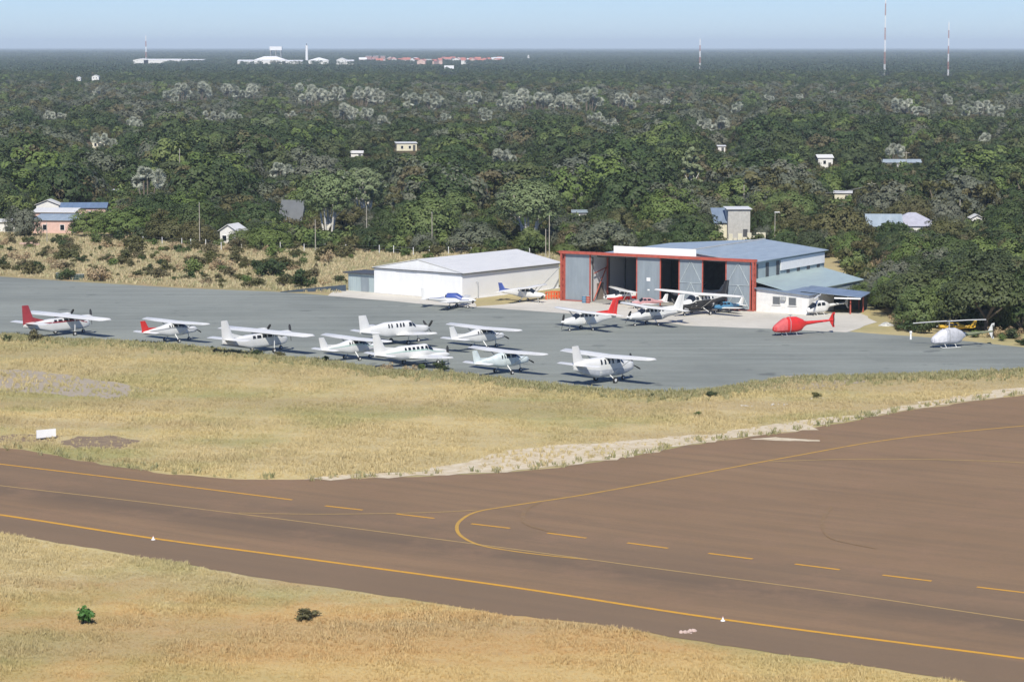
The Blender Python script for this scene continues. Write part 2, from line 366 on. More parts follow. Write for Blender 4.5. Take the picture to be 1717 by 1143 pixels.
# ---------------------------------------------------------------- vegetation
def np_mesh(name, V, F, mats, mi=None, smooth=False):
    me = bpy.data.meshes.new(name); k = F.shape[1]
    me.vertices.add(len(V)); me.vertices.foreach_set('co', V.astype(np.float32).ravel())
    me.loops.add(F.size); me.loops.foreach_set('vertex_index', F.astype(np.int32).ravel())
    me.polygons.add(len(F)); me.polygons.foreach_set('loop_start', np.arange(0, F.size, k, dtype=np.int32))
    try: me.polygons.foreach_set('loop_total', np.full(len(F), k, dtype=np.int32))
    except Exception: pass
    for m in mats: me.materials.append(m)
    if mi is not None: me.polygons.foreach_set('material_index', mi.astype(np.int32))
    me.update(calc_edges=True); me.validate(); return me
def leaf_quads(rg, cents, rads, per, size, squash=.75, up=.25, elong=1.0, core=.75, dome=None):
    """leaf clumps: small quads spread over the shell of each clump, facing roughly outward"""
    Vs = []
    for c, r in zip(cents, rads):
        d = rg.normal(size=(per, 3)); d[:, 2] += up; d /= np.linalg.norm(d, axis=1)[:, None]
        p = np.array(c) + d*np.array([1, 1, squash])*r*rg.uniform(core, 1.08, (per, 1))
        nrm = d*.9 + rg.normal(size=(per, 3))*.30
        if dome is not None:
            g = (p - np.array(dome[0]))/np.array(dome[1]); g /= np.linalg.norm(g, axis=1)[:, None] + 1e-6; nrm = nrm + g*1.2
        nrm /= np.linalg.norm(nrm, axis=1)[:, None]
        t = np.cross(nrm, rg.normal(size=(per, 3))); t /= np.linalg.norm(t, axis=1)[:, None]
        b = np.cross(nrm, t); s = size*rg.uniform(.6, 1.35, (per, 1)); t = t*s*elong; b = b*s
        Vs.append(np.stack([p-t*.5, p+b*.35, p+t*.5, p-b*.35], 1).reshape(-1, 3))
    V = np.concatenate(Vs); return V, np.arange(len(V)).reshape(-1, 4)
def tree_proto(kind, seed, lod=0):
    """crown and trunk meshes of one tree, about its natural size in metres, standing on z = 0"""
    rg = np.random.default_rng(seed); rd = random.Random(seed)
    K = dict(round=(9.0, 5.4, .10, 40, L_DARK), mid=(9.5, 5.2, .10, 40, L_MID), grey=(8.0, 5.4, .12, 36, L_GREY), olive=(8.0, 5.4, .12, 36, L_OLIVE),
             umbrella=(8.0, 6.2, .35, 36, L_DARK), tall=(14.0, 4.4, .34, 46, L_GUM), narrow=(11.0, 2.3, .15, 30, L_PALE), dead=(8.0, 4.2, .25, 22, L_OLIVE))[kind]
    H, Wd, lo, nc, lm = K
    if lod: nc = int(nc*.6)
    lobes = [(rd.uniform(-1, 1)*Wd*.45, rd.uniform(-1, 1)*Wd*.45, rd.uniform(.72, 1)) for _ in range(4)]
    cents, rads = [], []
    for i in range(nc):
        a = rd.uniform(0, 2*math.pi); rr = Wd*math.sqrt(rd.random())*.86; lob = lobes[i % 4]
        x = rr*math.cos(a)*.7 + lob[0]*.6; y = rr*math.sin(a)*.7 + lob[1]*.6
        e = min(1, math.hypot(x, y)/Wd)
        top = H*(lo + (1-lo)*lob[2]*math.sqrt(max(0, 1-e*e*.9)))
        bot = H*lo*(1 + .25*rd.random())
        if kind == 'umbrella': bot = top - H*.22
        if kind in ('tall',): bot = H*(lo + .15*e)
        if kind == 'narrow': x *= .9; top = H*(1-e*.5)
        z = top - (top-bot)*rd.random()**1.6*.95
        r = Wd*rd.uniform(.17, .31)*(.8 if kind in ('tall', 'dead') else 1)
        if kind == 'tall':
            th_ = 2.399963*i; zz = 1 - 1.75*(i+.5)/nc; rho = math.sqrt(max(0, 1-zz*zz)); lb = .78 + .16*math.sin(th_*2+lobes[0][0]*6) + rd.uniform(-.12, .08)
            x = math.cos(th_)*rho*Wd*lb; y = math.sin(th_)*rho*Wd*lb; z = H*.66 + zz*H*.33*lb; r = Wd*rd.uniform(.18, .28)
        if kind in ('round', 'mid', 'grey', 'olive'):   # a domed crown of billows over a few big lobes
            th_ = 2.399963*i + rd.uniform(-.3, .3); ze = (i+.5)/nc; zz = 1 - 1.12*ze; rho = math.sqrt(max(0, 1-zz*zz))
            lb = .80 + .13*math.sin(th_*2 + lobes[0][0]*6) + .10*math.sin(th_*3 + lobes[1][0]*6 + zz*3) + rd.uniform(-.07, .05)
            x = math.cos(th_)*rho*Wd*lb; y = math.sin(th_)*rho*Wd*lb; z = H*.30 + zz*H*.62*lb
            r = Wd*rd.uniform(.19, .30); z = max(z, r*.6)
        cents.append((x, y, z-r*.5)); rads.append(r)
    per = {0: 180, 1: 95}[lod]; size = {0: .38, 1: .6}[lod]
    if kind == 'dead': per = int(per*.55)
    if kind == 'tall': per = int(per*.85)
    V, F = leaf_quads(rg, cents, rads, per, size, .78 if kind != 'umbrella' else .5, .3, dome=((0, 0, H*.55), (Wd, Wd, H*.4)) if kind == 'tall' else ((0, 0, H*.25), (Wd, Wd, H*.7)) if kind in ('round', 'mid', 'grey', 'olive', 'umbrella') else None)
    V[:, 2] = np.maximum(V[:, 2], .15)
    crown = np_mesh('crown', V, F, [lm])
    m = MB(); bark = M_PALEBARK if kind in ('tall', 'narrow') else M_BARK
    tr = .16 if kind == 'tall' else .22
    forks = 4 if kind == 'tall' else 3
    n = 7 if not lod else 5
    hb = H*lo*.55
    m.tube((0, 0, -.3), (.1, 0, hb), tr*1.25, tr, n)
    for k in range(forks + 2 if not lod else 2):
        c = Vector(cents[rd.randrange(len(cents))]); mid = Vector((c.x*.45, c.y*.45, hb + (c.z-hb)*.6))
        m.tube((.1, 0, hb*.95), mid, tr*.75, tr*.45, n); m.tube(mid, c, tr*.45, tr*.15, n)
    if kind == 'tall':
        for k in range(5):
            a = k*1.25+.3; b0 = Vector((math.cos(a)*.5, math.sin(a)*.5, -.2)); c = Vector((math.cos(a)*2.4, math.sin(a)*2.4, H*.8)); q = Vector((c.x*.55, c.y*.55, c.z*.5)); m.tube(b0, q, .19, .14, 6); m.tube(q, c, .14, .05, 6)
    trunk = m.mesh('trunk', bark)
    return crown, trunk
def join_proto(name, parts):
    """one mesh from several, for the far-off mass"""
    V, F, MI, mats, off = [], [], [], [], 0
    import bmesh
    bm = bmesh.new()
    for me in parts:
        base = len(mats); mats += list(me.materials)
        n0 = len(bm.faces); bm.from_mesh(me); bm.faces.ensure_lookup_table()
        for f in bm.faces[n0:]: f.material_index += base
    me = bpy.data.meshes.new(name); bm.to_mesh(me); bm.free()
    for m in mats: me.materials.append(m)
    return me
def palm_proto(seed, lod=0):
    """a clump of fan palms: leaning stems, each with a ball of stiff silvery fans"""
    rg = np.random.default_rng(seed); rd = random.Random(seed)
    heads = []; m = MB(); ns = rd.choice((5, 6, 7))
    for k in range(ns):
        a = rd.uniform(0, 6.28); b = Vector((math.cos(a)*rd.uniform(0, 1.5), math.sin(a)*1.2, -.2)); lean = rd.uniform(.4, 3.4)
        t = Vector((b.x + math.cos(a)*lean, b.y + math.sin(a)*lean, rd.uniform(4.2, 9.3)))
        mid = b.lerp(t, .5) - Vector((math.cos(a), math.sin(a), 0))*.25
        m.tube(b, mid, .19, .17, 6); m.tube(mid, t, .17, .14, 6); heads.append(t)
    trunk = m.mesh('trunk', M_BARK)
    Vs = []
    for h in heads:
        for i in range(38):
            d = Vector(rg.normal(size=3)); d.z = d.z*.9 + .2; d.normalize()
            c = h + d*rd.uniform(.6, 1.1); side = d.cross(Vector((0, 0, 1))).normalized() if abs(d.z) < .97 else Vector((1, 0, 0))
            sp_ = rd.uniform(0, 3.14); side = side*math.cos(sp_) + side.cross(d)*math.sin(sp_); upv = side.cross(d)
            nb = 7 if not lod else 4; L_ = rd.uniform(.9, 1.6)
            for j in range(nb):
                t = (j/(nb-1) - .5)*2.6; q = d*math.cos(t) + side*math.sin(t); q = (q + Vector((0, 0, -.12))).normalized()
                tip = c + q*L_; wv = upv.cross(q).normalized() if upv.cross(q).length > 1e-3 else side
                wv = (side*math.cos(t) - d*math.sin(t))*.12
                md = c + q*L_*.55
                Vs += [c, md + wv, tip, md - wv]
        # skirt of dead fans hanging under the head
        for i in range(6):
            a = rd.uniform(0, 6.28); p = h + Vector((math.cos(a)*.3, math.sin(a)*.3, -.2))
            e = p + Vector((math.cos(a)*.5, math.sin(a)*.5, -1.1)); s = Vector((-math.sin(a), math.cos(a), 0))*.25
            Vs += [p, p.lerp(e, .6) + s, e, p.lerp(e, .6) - s]
    V = np.array([tuple(v) for v in Vs]); F = np.arange(len(V)).reshape(-1, 4)
    return np_mesh('crown', V, F, [L_PALM]), trunk
def shrub_proto(mat, seed, w_=1.4, h=1.3, n=9, per=70, size=.16):
    rg = np.random.default_rng(seed); rd = random.Random(seed); cs, rs = [], []
    for i in range(n):
        a = rd.uniform(0, 6.28); r = rd.uniform(0, 1)*w_*.55; cs.append((math.cos(a)*r, math.sin(a)*r, rd.uniform(.25, .85)*h*(1-.4*r/w_))); rs.append(w_*rd.uniform(.2, .36))
    V, F = leaf_quads(rg, cs, rs, per, size, .85, .2, 1.5, .4); V[:, 2] = np.maximum(V[:, 2], .02)
    cr = np_mesh('foliage', V, F, [mat]); m = MB()
    for c in cs[:6]: m.tube((rd.uniform(-.1, .1), rd.uniform(-.1, .1), -.05), c, .03, .012, 5)
    return cr, m.mesh('stem', M_BARK)

PROTO = {k: [tree_proto(k, 100*i + s) for s in range(n)] for i, (k, n) in enumerate((('round', 5), ('mid', 4), ('grey', 3), ('olive', 3), ('umbrella', 3), ('tall', 3), ('narrow', 1), ('dead', 2)))}
PROTO['palm'] = [palm_proto(900+s) for s in range(5)]
NAT = dict(round=(9.0, 11), mid=(9.5, 10.5), grey=(8.0, 11), olive=(8.0, 11), umbrella=(8.0, 13), tall=(14.0, 9), narrow=(11.0, 5), dead=(8, 9), palm=(9.5, 8))
NAMES = dict(round='broadleaf_tree', mid='broadleaf_tree', grey='acacia_tree', olive='thorn_tree', umbrella='umbrella_tree', tall='gum_tree', narrow='slender_tree', dead='thorn_tree', palm='fan_palm')
LOOK = dict(round='dark green rounded tree', mid='mid green leafy tree', grey='grey green acacia tree', olive='olive brown thorn tree', umbrella='flat topped dark tree', tall='tall gum tree with pale stems', narrow='slender pale green tree', dead='sparse brownish tree', palm='clump of silvery fan palms')
def put_tree(kind, pos, sc_, label, group=None, idx=None, sx=None):
    pr_ = PROTO[kind]; cr, tr = pr_[random.randrange(len(pr_)) if idx is None else idx % len(pr_)]
    t = thing(NAMES[kind], label, 'palm' if kind == 'palm' else 'tree', pos, random.uniform(0, 6.28), group)
    s2 = sx or sc_; t.scale = (s2, s2, sc_)
    for nm, me in (('trunk', tr), ('crown', cr)):
        o = bpy.data.objects.new(nm, me); COL.objects.link(o); o.parent = t
    return t

PALMS0 = [(284, 160, 24), (303, 157, 26), (338, 157, 28), (383, 153, 22), (402, 157, 22), (424, 156, 24), (512, 163, 30), (530, 168, 30), (548, 160, 24), (568, 160, 24), (575, 188, 30), (592, 184, 26), (608, 166, 30), (628, 164, 26), (618, 188, 24), (640, 196, 22),
         (692, 172, 28), (722, 168, 24), (738, 172, 24), (796, 166, 24), (848, 167, 26), (862, 175, 26), (878, 167, 28), (896, 172, 28), (912, 168, 24), (930, 173, 26), (948, 168, 24), (962, 174, 26), (988, 172, 34), (1040, 168, 24), (1060, 172, 26), (1028, 198, 20), (1000, 192, 22),
         (1188, 205, 26), (1204, 203, 30), (1240, 178, 22), (1500, 178, 26), (1522, 176, 26), (1545, 182, 20), (1628, 182, 24), (1646, 180, 26), (1668, 184, 26), (352, 188, 20), (368, 190, 20), (395, 190, 22), (218, 198, 22), (230, 200, 16), (86, 190, 22), (100, 188, 20),
         (168, 222, 24), (182, 226, 20), (468, 276, 36), (245, 298, 50), (834, 250, 30), (856, 252, 30), (596, 288, 36), (624, 300, 34), (1654, 222, 24), (1500, 240, 24), (810, 188, 24), (742, 190, 18), (1345, 158, 14), (1395, 150, 12), (1292, 160, 16), (160, 150, 16), (1115, 166, 16), (1585, 165, 20), (486, 186, 18)]
# pieces of the picture that no nearer tree may stand in front of: x0, y0, x1, y1 and the row of the thing's foot
CLEAR = [(55, 338, 182, 388, 390), (0, 372, 20, 386, 392), (366, 374, 400, 410, 412), (463, 336, 503, 376, 382), (662, 236, 702, 252, 254), (588, 252, 608, 259, 268),
         (1200, 350, 1258, 392, 402), (1210, 388, 1286, 404, 410), (1372, 262, 1396, 281, 284), (1400, 322, 1426, 336, 342), (1455, 362, 1570, 381, 394), (1628, 362, 1648, 374, 382),
         (950, 398, 1442, 440, 470), (155, 124, 166, 133, 140), (128, 128, 136, 134, 140), (745, 110, 762, 124, 130), (150, 236, 180, 240, 250), (1482, 265, 1545, 275, 281),
         (215, 96, 345, 105, 112), (395, 90, 600, 106, 112), (600, 92, 850, 107, 112), (1168, 70, 1180, 114, 118), (1478, 60, 1488, 126, 130), (1584, 60, 1594, 127, 131), (238, 60, 250, 104, 109),
         (400, 398, 416, 404, 410), (755, 395, 800, 420, 424), (190, 315, 203, 325, 335), (960, 350, 985, 362, 370), (1070, 352, 1082, 368, 376), (1204, 243, 1216, 250, 256)]
HERO = [  # foot x, foot row, crown width px, height px, kind, label
 (38, 398, 62, 62, 'grey', 'grey green tree in front of the pink house at far left'),
 (16, 375, 60, 40, 'round', 'dark tree behind the white wall at the far left edge'),
 (158, 397, 88, 56, 'mid', 'rounded green tree just right of the pink house'),
 (212, 400, 110, 66, 'mid', 'bright green spreading tree between the pink house and the slim poles'),
 (285, 405, 100, 50, 'olive', 'brownish grey bushy tree left of the two tall slim poles'),
 (345, 408, 50, 38, 'grey', 'small grey green tree left of the white gabled hut'),
 (428, 392, 100, 72, 'round', 'dark round tree between the white gabled hut and the grey roof'),
 (415, 414, 60, 38, 'mid', 'low green tree right of the white gabled hut'),
 (452, 419, 84, 52, 'mid', 'leafy green tree in front of the steep grey roof'),
 (551, 409, 92, 138, 'tall', 'tallest gum tree with white stems right of the steep grey roof'),
 (612, 418, 70, 48, 'round', 'bushy dark tree at the foot of the tall gum tree'),
 (612, 380, 90, 112, 'tall', 'pale crowned gum tree behind and right of the tallest gum tree'),
 (655, 415, 74, 82, 'round', 'dark tree between the tall gum tree and the broad green tree'),
 (718, 416, 130, 110, 'mid', 'broad bright green tree above the white hangar roof'),
 (800, 424, 110, 62, 'grey', 'grey twiggy acacia behind the white hangar roof'),
 (765, 380, 90, 74, 'mid', 'green tree behind the grey twiggy acacia'),
 (888, 420, 112, 130, 'tall', 'large feathery gum tree behind the right end of the white hangar'),
 (945, 428, 44, 24, 'mid', 'low yellow green bush tree left of the red hangar frame'),
 (1012, 424, 138, 66, 'grey', 'wide grey green acacia behind the left end of the red framed hangar'),
 (1040, 396, 66, 60, 'olive', 'brownish tree behind the wide grey green acacia'),
 (1118, 388, 118, 86, 'mid', 'dense light green dome shaped tree behind the white signboard'),
 (1160, 406, 96, 64, 'round', 'dark tree between the dome shaped tree and the pale block house'),
 (1159, 334, 48, 100, 'narrow', 'slender yellow green tree rising above the dome shaped tree'),
 (1284, 398, 54, 56, 'round', 'dark small tree right of the pale block house'),
 (1330, 385, 60, 70, 'olive', 'olive brown tree behind the big hangar roof'),
 (1404, 412, 116, 86, 'olive', 'big brown green tree behind the right end of the hangar roof'),
 (1437, 462, 34, 28, 'round', 'small shade tree beside the far corner of the big hangar'),
 (1448, 508, 60, 44, 'mid', 'bushy green tree against the lean-to roof'),
 (1405, 494, 40, 20, 'mid', 'light green bush tree over the end of the blue lean-to roof'),
 (1500, 520, 84, 74, 'mid', 'green tree right of the open shed'),
 (1545, 548, 96, 84, 'mid', 'leafy bushy tree behind the yellow aircraft'),
 (1604, 524, 108, 96, 'olive', 'broad olive tree behind the white helicopter'),
 (1560, 470, 100, 84, 'olive', 'olive crowned tree above the yellow aircraft'),
 (1660, 548, 100, 110, 'grey', 'grey green tree behind the tail of the white helicopter'),
 (1712, 556, 90, 130, 'round', 'tall dark tree at the right edge beside the apron'),
 (1640, 470, 110, 90, 'mid', 'wide green tree high on the right behind the helicopters'),
 (1700, 476, 90, 90, 'olive', 'olive tree at the right edge above the helicopters'),
 (1520, 440, 90, 60, 'mid', 'green tree in front of the blue grey roofs'),
 (1585, 412, 90, 56, 'olive', 'brown green tree right of the blue grey roofs'),
 (1770, 560, 100, 110, 'round', 'dark tree just past the right edge of the apron'),
 (1810, 520, 100, 110, 'mid', 'green tree past the right edge of the apron'),
 (1745, 500, 90, 90, 'olive', 'olive tree behind the dark tree at the right edge'),
 (-40, 400, 80, 60, 'round', 'dark tree past the left edge of the field'),
 (1540, 258, 60, 62, 'grey', 'blue grey pine like tree in the wood high on the right'),
 (447, 252, 56, 62, 'tall', 'yellow green gum tree in the wood above the grey roof'),
 (800, 248, 78, 42, 'umbrella', 'pale flat topped tree in the middle of the wood'),
]
CLEAR += [(x-w_*.38, y-h_*.97, x+w_*.38, y-h_*.42, y) for x, y, w_, h_, k_, l_ in HERO if h_ > 70 and x < 1420]
CLEAR += [(534, 330, 572, 396, 408), (60, 336, 182, 362, 366), (60, 350, 130, 376, 378)]
CLEAR += [(x-w_*.42, y-w_*.45, x+w_*.42, y+w_*.28, y+w_*.8) for x, y, w_ in PALMS0]
def in_yard(x, y):
    o = gp(1263, 438, 7.25); a = R(149.5); dx, dy = x-o.x, y-o.y; u = dx*math.cos(a)+dy*math.sin(a); v = -dx*math.sin(a)+dy*math.cos(a)
    if -11 < u < 36 and -33 < v < 20: return True
    o = gp(775, 458.5, 4.0); a = R(142); dx, dy = x-o.x, y-o.y; u = dx*math.cos(a)+dy*math.sin(a); v = -dx*math.sin(a)+dy*math.cos(a)
    if -6 < u < 28 and -30 < v < 20: return True
    q, b = pr(x, y); return q < 1440 and b > 470 or (q < 1500 and b > 522)
def blocked(pos, hgt, wd):
    X, Y = pos[0], pos[1]; x, yb = pr(X, Y, 0); _, yt = pr(X, Y, hgt); s = (yb-HY)/CAMH; hw = wd*.5*s
    for x0, y0, x1, y1, yf in CLEAR:
        if x+hw > x0 and x-hw < x1 and yt < y1 and yb > y0 and yb > yf - 3: return True
        if x+hw > x0+2 and x-hw < x1-2 and yf-6 < yb <= yf+1 and yt < y1: return True
    return False

placed = []
for i, (x, y, wp, hp, k, lab) in enumerate(HERO):
    s = ppm(y); p = gp(x, y); h, wn = NAT[k]
    t = put_tree(k, p, hp/s/h*.98, lab, idx=i, sx=wp/s/wn); placed.append((p.x, p.y, wp/s*.5))
PALMS = PALMS0
for i, (x, y, wp) in enumerate(PALMS):
    p = gp(x, y, 7.5); p.z = 0; s = ppm(pr(p.x, p.y)[1]); f = wp/s/7.4; f = min(1.6, max(.7, f))
    big = {(245, 298): 'lone round headed silver palm clump standing out of the trees on the left', (468, 276): 'small lone silver palm clump left of the pale crowned gum tree',
           (596, 288): 'pale palm clump just behind the tall gum tree', (624, 300): 'pale palm clump right of and behind the tall gum tree'}.get((x, y))
    zone = 'at the left of the wood' if x < 260 else 'left of the middle of the wood' if x < 480 else 'in the thick left palm group of the wood' if x < 660 else 'scattered between the two big palm groups' if x < 830 else 'in the long right palm group of the wood' if x < 1075 else 'scattered over the wood on the right'
    t = put_tree('palm', p, f, big or f'silver grey fan palm clump {zone}', None if big else f'fan palms {zone}', sx=f*.95)
    placed.append((p.x, p.y, 3.0))

# the trees that show largest, each an object; the wood behind them one mass
def front(x):
    P = [(-900, 380), (0, 398), (200, 404), (400, 416), (560, 420), (700, 426), (900, 430), (960, 425), (1420, 436), (1440, 470), (1490, 522), (1560, 548), (1720, 560), (2400, 600)]
    for (a, b), (c, d) in zip(P, P[1:]):
        if a <= x <= c: return b + (d-b)*(x-a)/(c-a)
    return 400
cells = {}
def free(X, Y, r):
    i, j = int(X//14), int(Y//14)
    for a in (i-1, i, i+1):
        for b in (j-1, j, j+1):
            for (x, y, q) in cells.get((a, b), ()):
                if (x-X)**2 + (y-Y)**2 < (max(r, q)*.9)**2: return False
    return True
def occupy(X, Y, r): cells.setdefault((int(X//14), int(Y//14)), []).append((X, Y, r))
for X, Y, r in placed: occupy(X, Y, min(r*.8, 5))
cand = []
Y = 345.0
while Y < 3000:
    st = 7.4 if Y < 700 else 8.6 if Y < 1500 else 10.5
    hw = .25*Y + 25; X = -hw
    while X < hw:
        x = X + random.uniform(-.42, .42)*st; y = Y + random.uniform(-.42, .42)*st; X += st
        px_, py_ = pr(x, y)
        if py_ > front(px_): continue
        if 1448 < px_ < 1498 and 405 < py_ < 470: continue
        if in_yard(x, y): continue
        cand.append((x, y))
    Y += st
cand.sort(key=lambda c: c[1])
KW = ['round']*13 + ['mid']*4 + ['grey']*3 + ['olive']*2 + ['umbrella']*2 + ['dead']*1
n_ind = 0; far_pts = []
LIMIT = 250
def zone_of(x):
    return ('left of the steep grey roof' if x < 450 else 'behind and left of the white hangar' if x < 800 else 'behind the gap between hangars' if x < 1000 else 'behind the red framed hangar' if x < 1400 else 'right of the big hangar')
for (x, y) in cand:
    k = random.choice(KW); h, wn = NAT[k]
    if math.sin(x*.013+1.3)*math.cos(y*.011) > .45 and random.random() < .6: k = random.choice(['grey', 'olive', 'dead', 'grey'])
    if 1150 < y < 2300 and random.random() < .62: k = random.choice(['grey', 'grey', 'grey', 'olive', 'dead'])
    if y > 2200 and random.random() < .75: k = 'round'
    s = (.62 + .85*random.random()**1.5) if y > 560 else random.uniform(.7, 1.15)
    if 560 < y < 1200 and random.random() < .14: s = max(s, 1.1)*1.25
    ok = False
    for q_ in (1, .85, .72, .6, .5, .4, .32, .25):
        if not blocked((x, y), h*s*q_, wn*s*q_): s *= q_; ok = True; break
    if not ok: continue
    rr0 = wn*s*(.33 if y < 650 else .38)
    if not free(x, y, rr0): continue
    occupy(x, y, rr0)
    qx, qy = pr(x, y)
    if n_ind < LIMIT and -20 < qx < 1737:
        n_ind += 1
        put_tree(k, (x, y, 0), s, f'{LOOK[k]} in the wood {zone_of(qx)}'[:120], f'{NAMES[k].replace("_", " ")}s ({k}) {zone_of(qx)}', sx=s*random.uniform(.9, 1.15))
    else: far_pts.append((x, y, s, k))

def hidden_collection(name, meshes):
    c = bpy.data.collections.new(name)
    for i, me in enumerate(meshes):
        o = bpy.data.objects.new(f'{name}_{i:02d}', me); c.objects.link(o)
    return c
def scatter(name, P, S, ROT, IDX, coll, kind='stuff', label=None):
    me = bpy.data.meshes.new(name); P = np.array(P, dtype=np.float32)
    me.vertices.add(len(P)); me.vertices.foreach_set('co', P.ravel())
    for nm, ty, dat in (('scl', 'FLOAT', S), ('rot', 'FLOAT', ROT), ('idx', 'INT', IDX)):
        at = me.attributes.new(nm, ty, 'POINT'); at.data.foreach_set('value', np.array(dat, dtype=np.int32 if ty == 'INT' else np.float32))
    me.update()
    o = bpy.data.objects.new(name, me); COL.objects.link(o); tag(o, kind=kind, label=label)
    ng = bpy.data.node_groups.new(name, 'GeometryNodeTree')
    ng.interface.new_socket('Geometry', in_out='INPUT', socket_type='NodeSocketGeometry')
    ng.interface.new_socket('Geometry', in_out='OUTPUT', socket_type='NodeSocketGeometry')
    gi = ng.nodes.new('NodeGroupInput'); go = ng.nodes.new('NodeGroupOutput')
    ip = ng.nodes.new('GeometryNodeInstanceOnPoints'); ci = ng.nodes.new('GeometryNodeCollectionInfo')
    ci.inputs['Collection'].default_value = coll; ci.inputs['Separate Children'].default_value = True; ci.inputs['Reset Children'].default_value = True
    def attr(nm, ty):
        a = ng.nodes.new('GeometryNodeInputNamedAttribute'); a.data_type = ty; a.inputs['Name'].default_value = nm; return a.outputs['Attribute']
    cx = ng.nodes.new('ShaderNodeCombineXYZ'); er = ng.nodes.new('FunctionNodeEulerToRotation')
    l = ng.links.new
    l(gi.outputs[0], ip.inputs['Points']); l(ci.outputs[0], ip.inputs['Instance']); ip.inputs['Pick Instance'].default_value = True
    l(attr('idx', 'INT'), ip.inputs['Instance Index']); l(attr('rot', 'FLOAT'), cx.inputs[2]); l(cx.outputs[0], er.inputs[0])
    l(er.outputs[0], ip.inputs['Rotation']); l(attr('scl', 'FLOAT'), ip.inputs['Scale']); l(ip.outputs[0], go.inputs[0])
    md = o.modifiers.new('scatter', 'NODES'); md.node_group = ng
    return o
KI = {}; lows = []
for k in ('round', 'mid', 'grey', 'olive', 'umbrella', 'dead'):
    KI[k] = []
    for s_ in range(3):
        cr, tr = tree_proto(k, 5000 + 10*len(lows), 1); KI[k].append(len(lows)); lows.append(join_proto('far_tree', [cr, tr]))
C_FAR = hidden_collection('far_trees', lows)
scatter('woodland', [(x, y, 0) for x, y, s, k in far_pts], [s for _, _, s, _ in far_pts], [random.uniform(0, 6.28) for _ in far_pts],
        [random.choice(KI[k]) for _, _, _, k in far_pts], C_FAR, label='dense wood of mixed trees stretching away behind the airfield')
# tracts of canopy beyond three kilometres
def grove(seed):
    rg = np.random.default_rng(seed); rd = random.Random(seed); cs, rs = [], []
    for i in range(60):
        cs.append((rd.uniform(-32, 32), rd.uniform(-32, 32), rd.uniform(2.5, 6.5))); rs.append(rd.uniform(3, 5.2))
    V, F = leaf_quads(rg, cs, rs, 34, 1.9, .6, .6); V[:, 2] = np.maximum(V[:, 2], .1)
    return np_mesh('grove', V, F, [L_FAR])
C_GR = hidden_collection('groves', [grove(40+i) for i in range(7)])
GP = []; Y = 3000.0
while Y < 20000:
    st = 52 if Y < 9000 else 75
    X = -(.24*Y+80)
    while X < .24*Y+80:
        x, y = X + random.uniform(-14, 14), Y + random.uniform(-14, 14); X += st
        s = (1.15 if Y < 9000 else 1.5)*random.uniform(.85, 1.1)
        qx, qy = pr(x, y); qt = pr(x, y, 9*s)[1]; hw_ = 36*s*(qy-HY)/CAMH
        if any(x0 < qx+hw_ and qx-hw_ < x1 and qt < y1 and qy > yf-2 and y0 < qy for x0, y0, x1, y1, yf in CLEAR if yf < 132): continue
        GP.append((x, y, s))
    Y += st
scatter('distant_woodland', [(x, y, -.5) for x, y, s in GP], [s for _, _, s in GP], [random.uniform(0, 6.28) for _ in GP], [random.randrange(7) for _ in GP], C_GR,
        label='unbroken dark wood reaching to the horizon')
def canopy_sheet():
    rd = np.random.default_rng(3); ys = [19000.0]
    while ys[-1] < 38500: ys.append(ys[-1]*1.012)
    nx = 420; V = []
    for j, y in enumerate(ys):
        xs_ = np.linspace(-.3*y, .3*y, nx); z = 8 + rd.normal(size=nx)*1.6 + 2.2*np.sin(xs_/900 + j) ; z[0] = z[-1] = 0
        if j == 0: z[:] = 0
        V += list(zip(xs_, [y]*nx, z))
    F = [(j*nx+i, j*nx+i+1, (j+1)*nx+i+1, (j+1)*nx+i) for j in range(len(ys)-1) for i in range(nx-1)]
    o = bpy.data.objects.new('horizon_woodland', np_mesh('horizon_woodland', np.array(V), np.array(F), [M_CANOPY])); COL.objects.link(o)
    tag(o, 'far edge of the wood along the horizon', kind='stuff')
M_CANOPY = ground_mat('far_canopy', lambda nt: mixc(nt, maprange(nt, noise(nt, wpos(nt), .004, 6, .8), .35, .65), (.035, .055, .028), (.065, .085, .045)))
canopy_sheet()

# grass tufts
def tuft(seed, h=.42, n=12, spread=.28, wd=.035, mat=None):
    rd = random.Random(seed); m = MB()
    for i in range(n):
        a = rd.uniform(0, 6.28); r = rd.uniform(0, spread); b = Vector((math.cos(a)*r, math.sin(a)*r, -.02)); ln = rd.uniform(.6, 1.2)*h
        la = rd.uniform(0, 6.28); t = b + Vector((math.cos(la)*ln*.4, math.sin(la)*ln*.4, ln)); s = Vector((math.cos(a+1.5), math.sin(a+1.5), 0))*wd
        md = b.lerp(t, .55) + Vector((0, 0, ln*.08))
        m.add([b-s*.6, b+s*.6, md+s*.8, t, md-s*.8], [(0, 1, 2, 3, 4)])
    me = bpy.data.meshes.new('tuft'); me.from_pydata(m.v, [], m.f); me.materials.append(mat); return me
M_BLADE, _nt, _b = nodes('dry_grass_blades')
_c, _, _ = grass_colour(_nt)
_oi = N(_nt, 'ShaderNodeObjectInfo')
_c = mixc(_nt, maprange(_nt, _oi.outputs['Random'], 0, 1, 0, .35), _c, (.70, .58, .31)); L(_nt, _c, _b.inputs['Base Color']); _b.inputs['Roughness'].default_value = .75; _b.inputs['Specular IOR Level'].default_value = .2
C_T = hidden_collection('tufts', [tuft(i, mat=M_BLADE) for i in range(5)])
def inside(poly, X, Y):
    X, Y = np.asarray(X), np.asarray(Y); c = np.zeros(len(X), bool)
    for i in range(len(poly)):
        (x1, y1), (x2, y2) = poly[i-1], poly[i]
        k = ((y1 > Y) != (y2 > Y)) & (X < (x2-x1)*(Y-y1)/(y2-y1+1e-12)+x1); c ^= k
    return c
def poly2(lst): return [tuple(gp(x, y)[:2]) for x, y in lst]
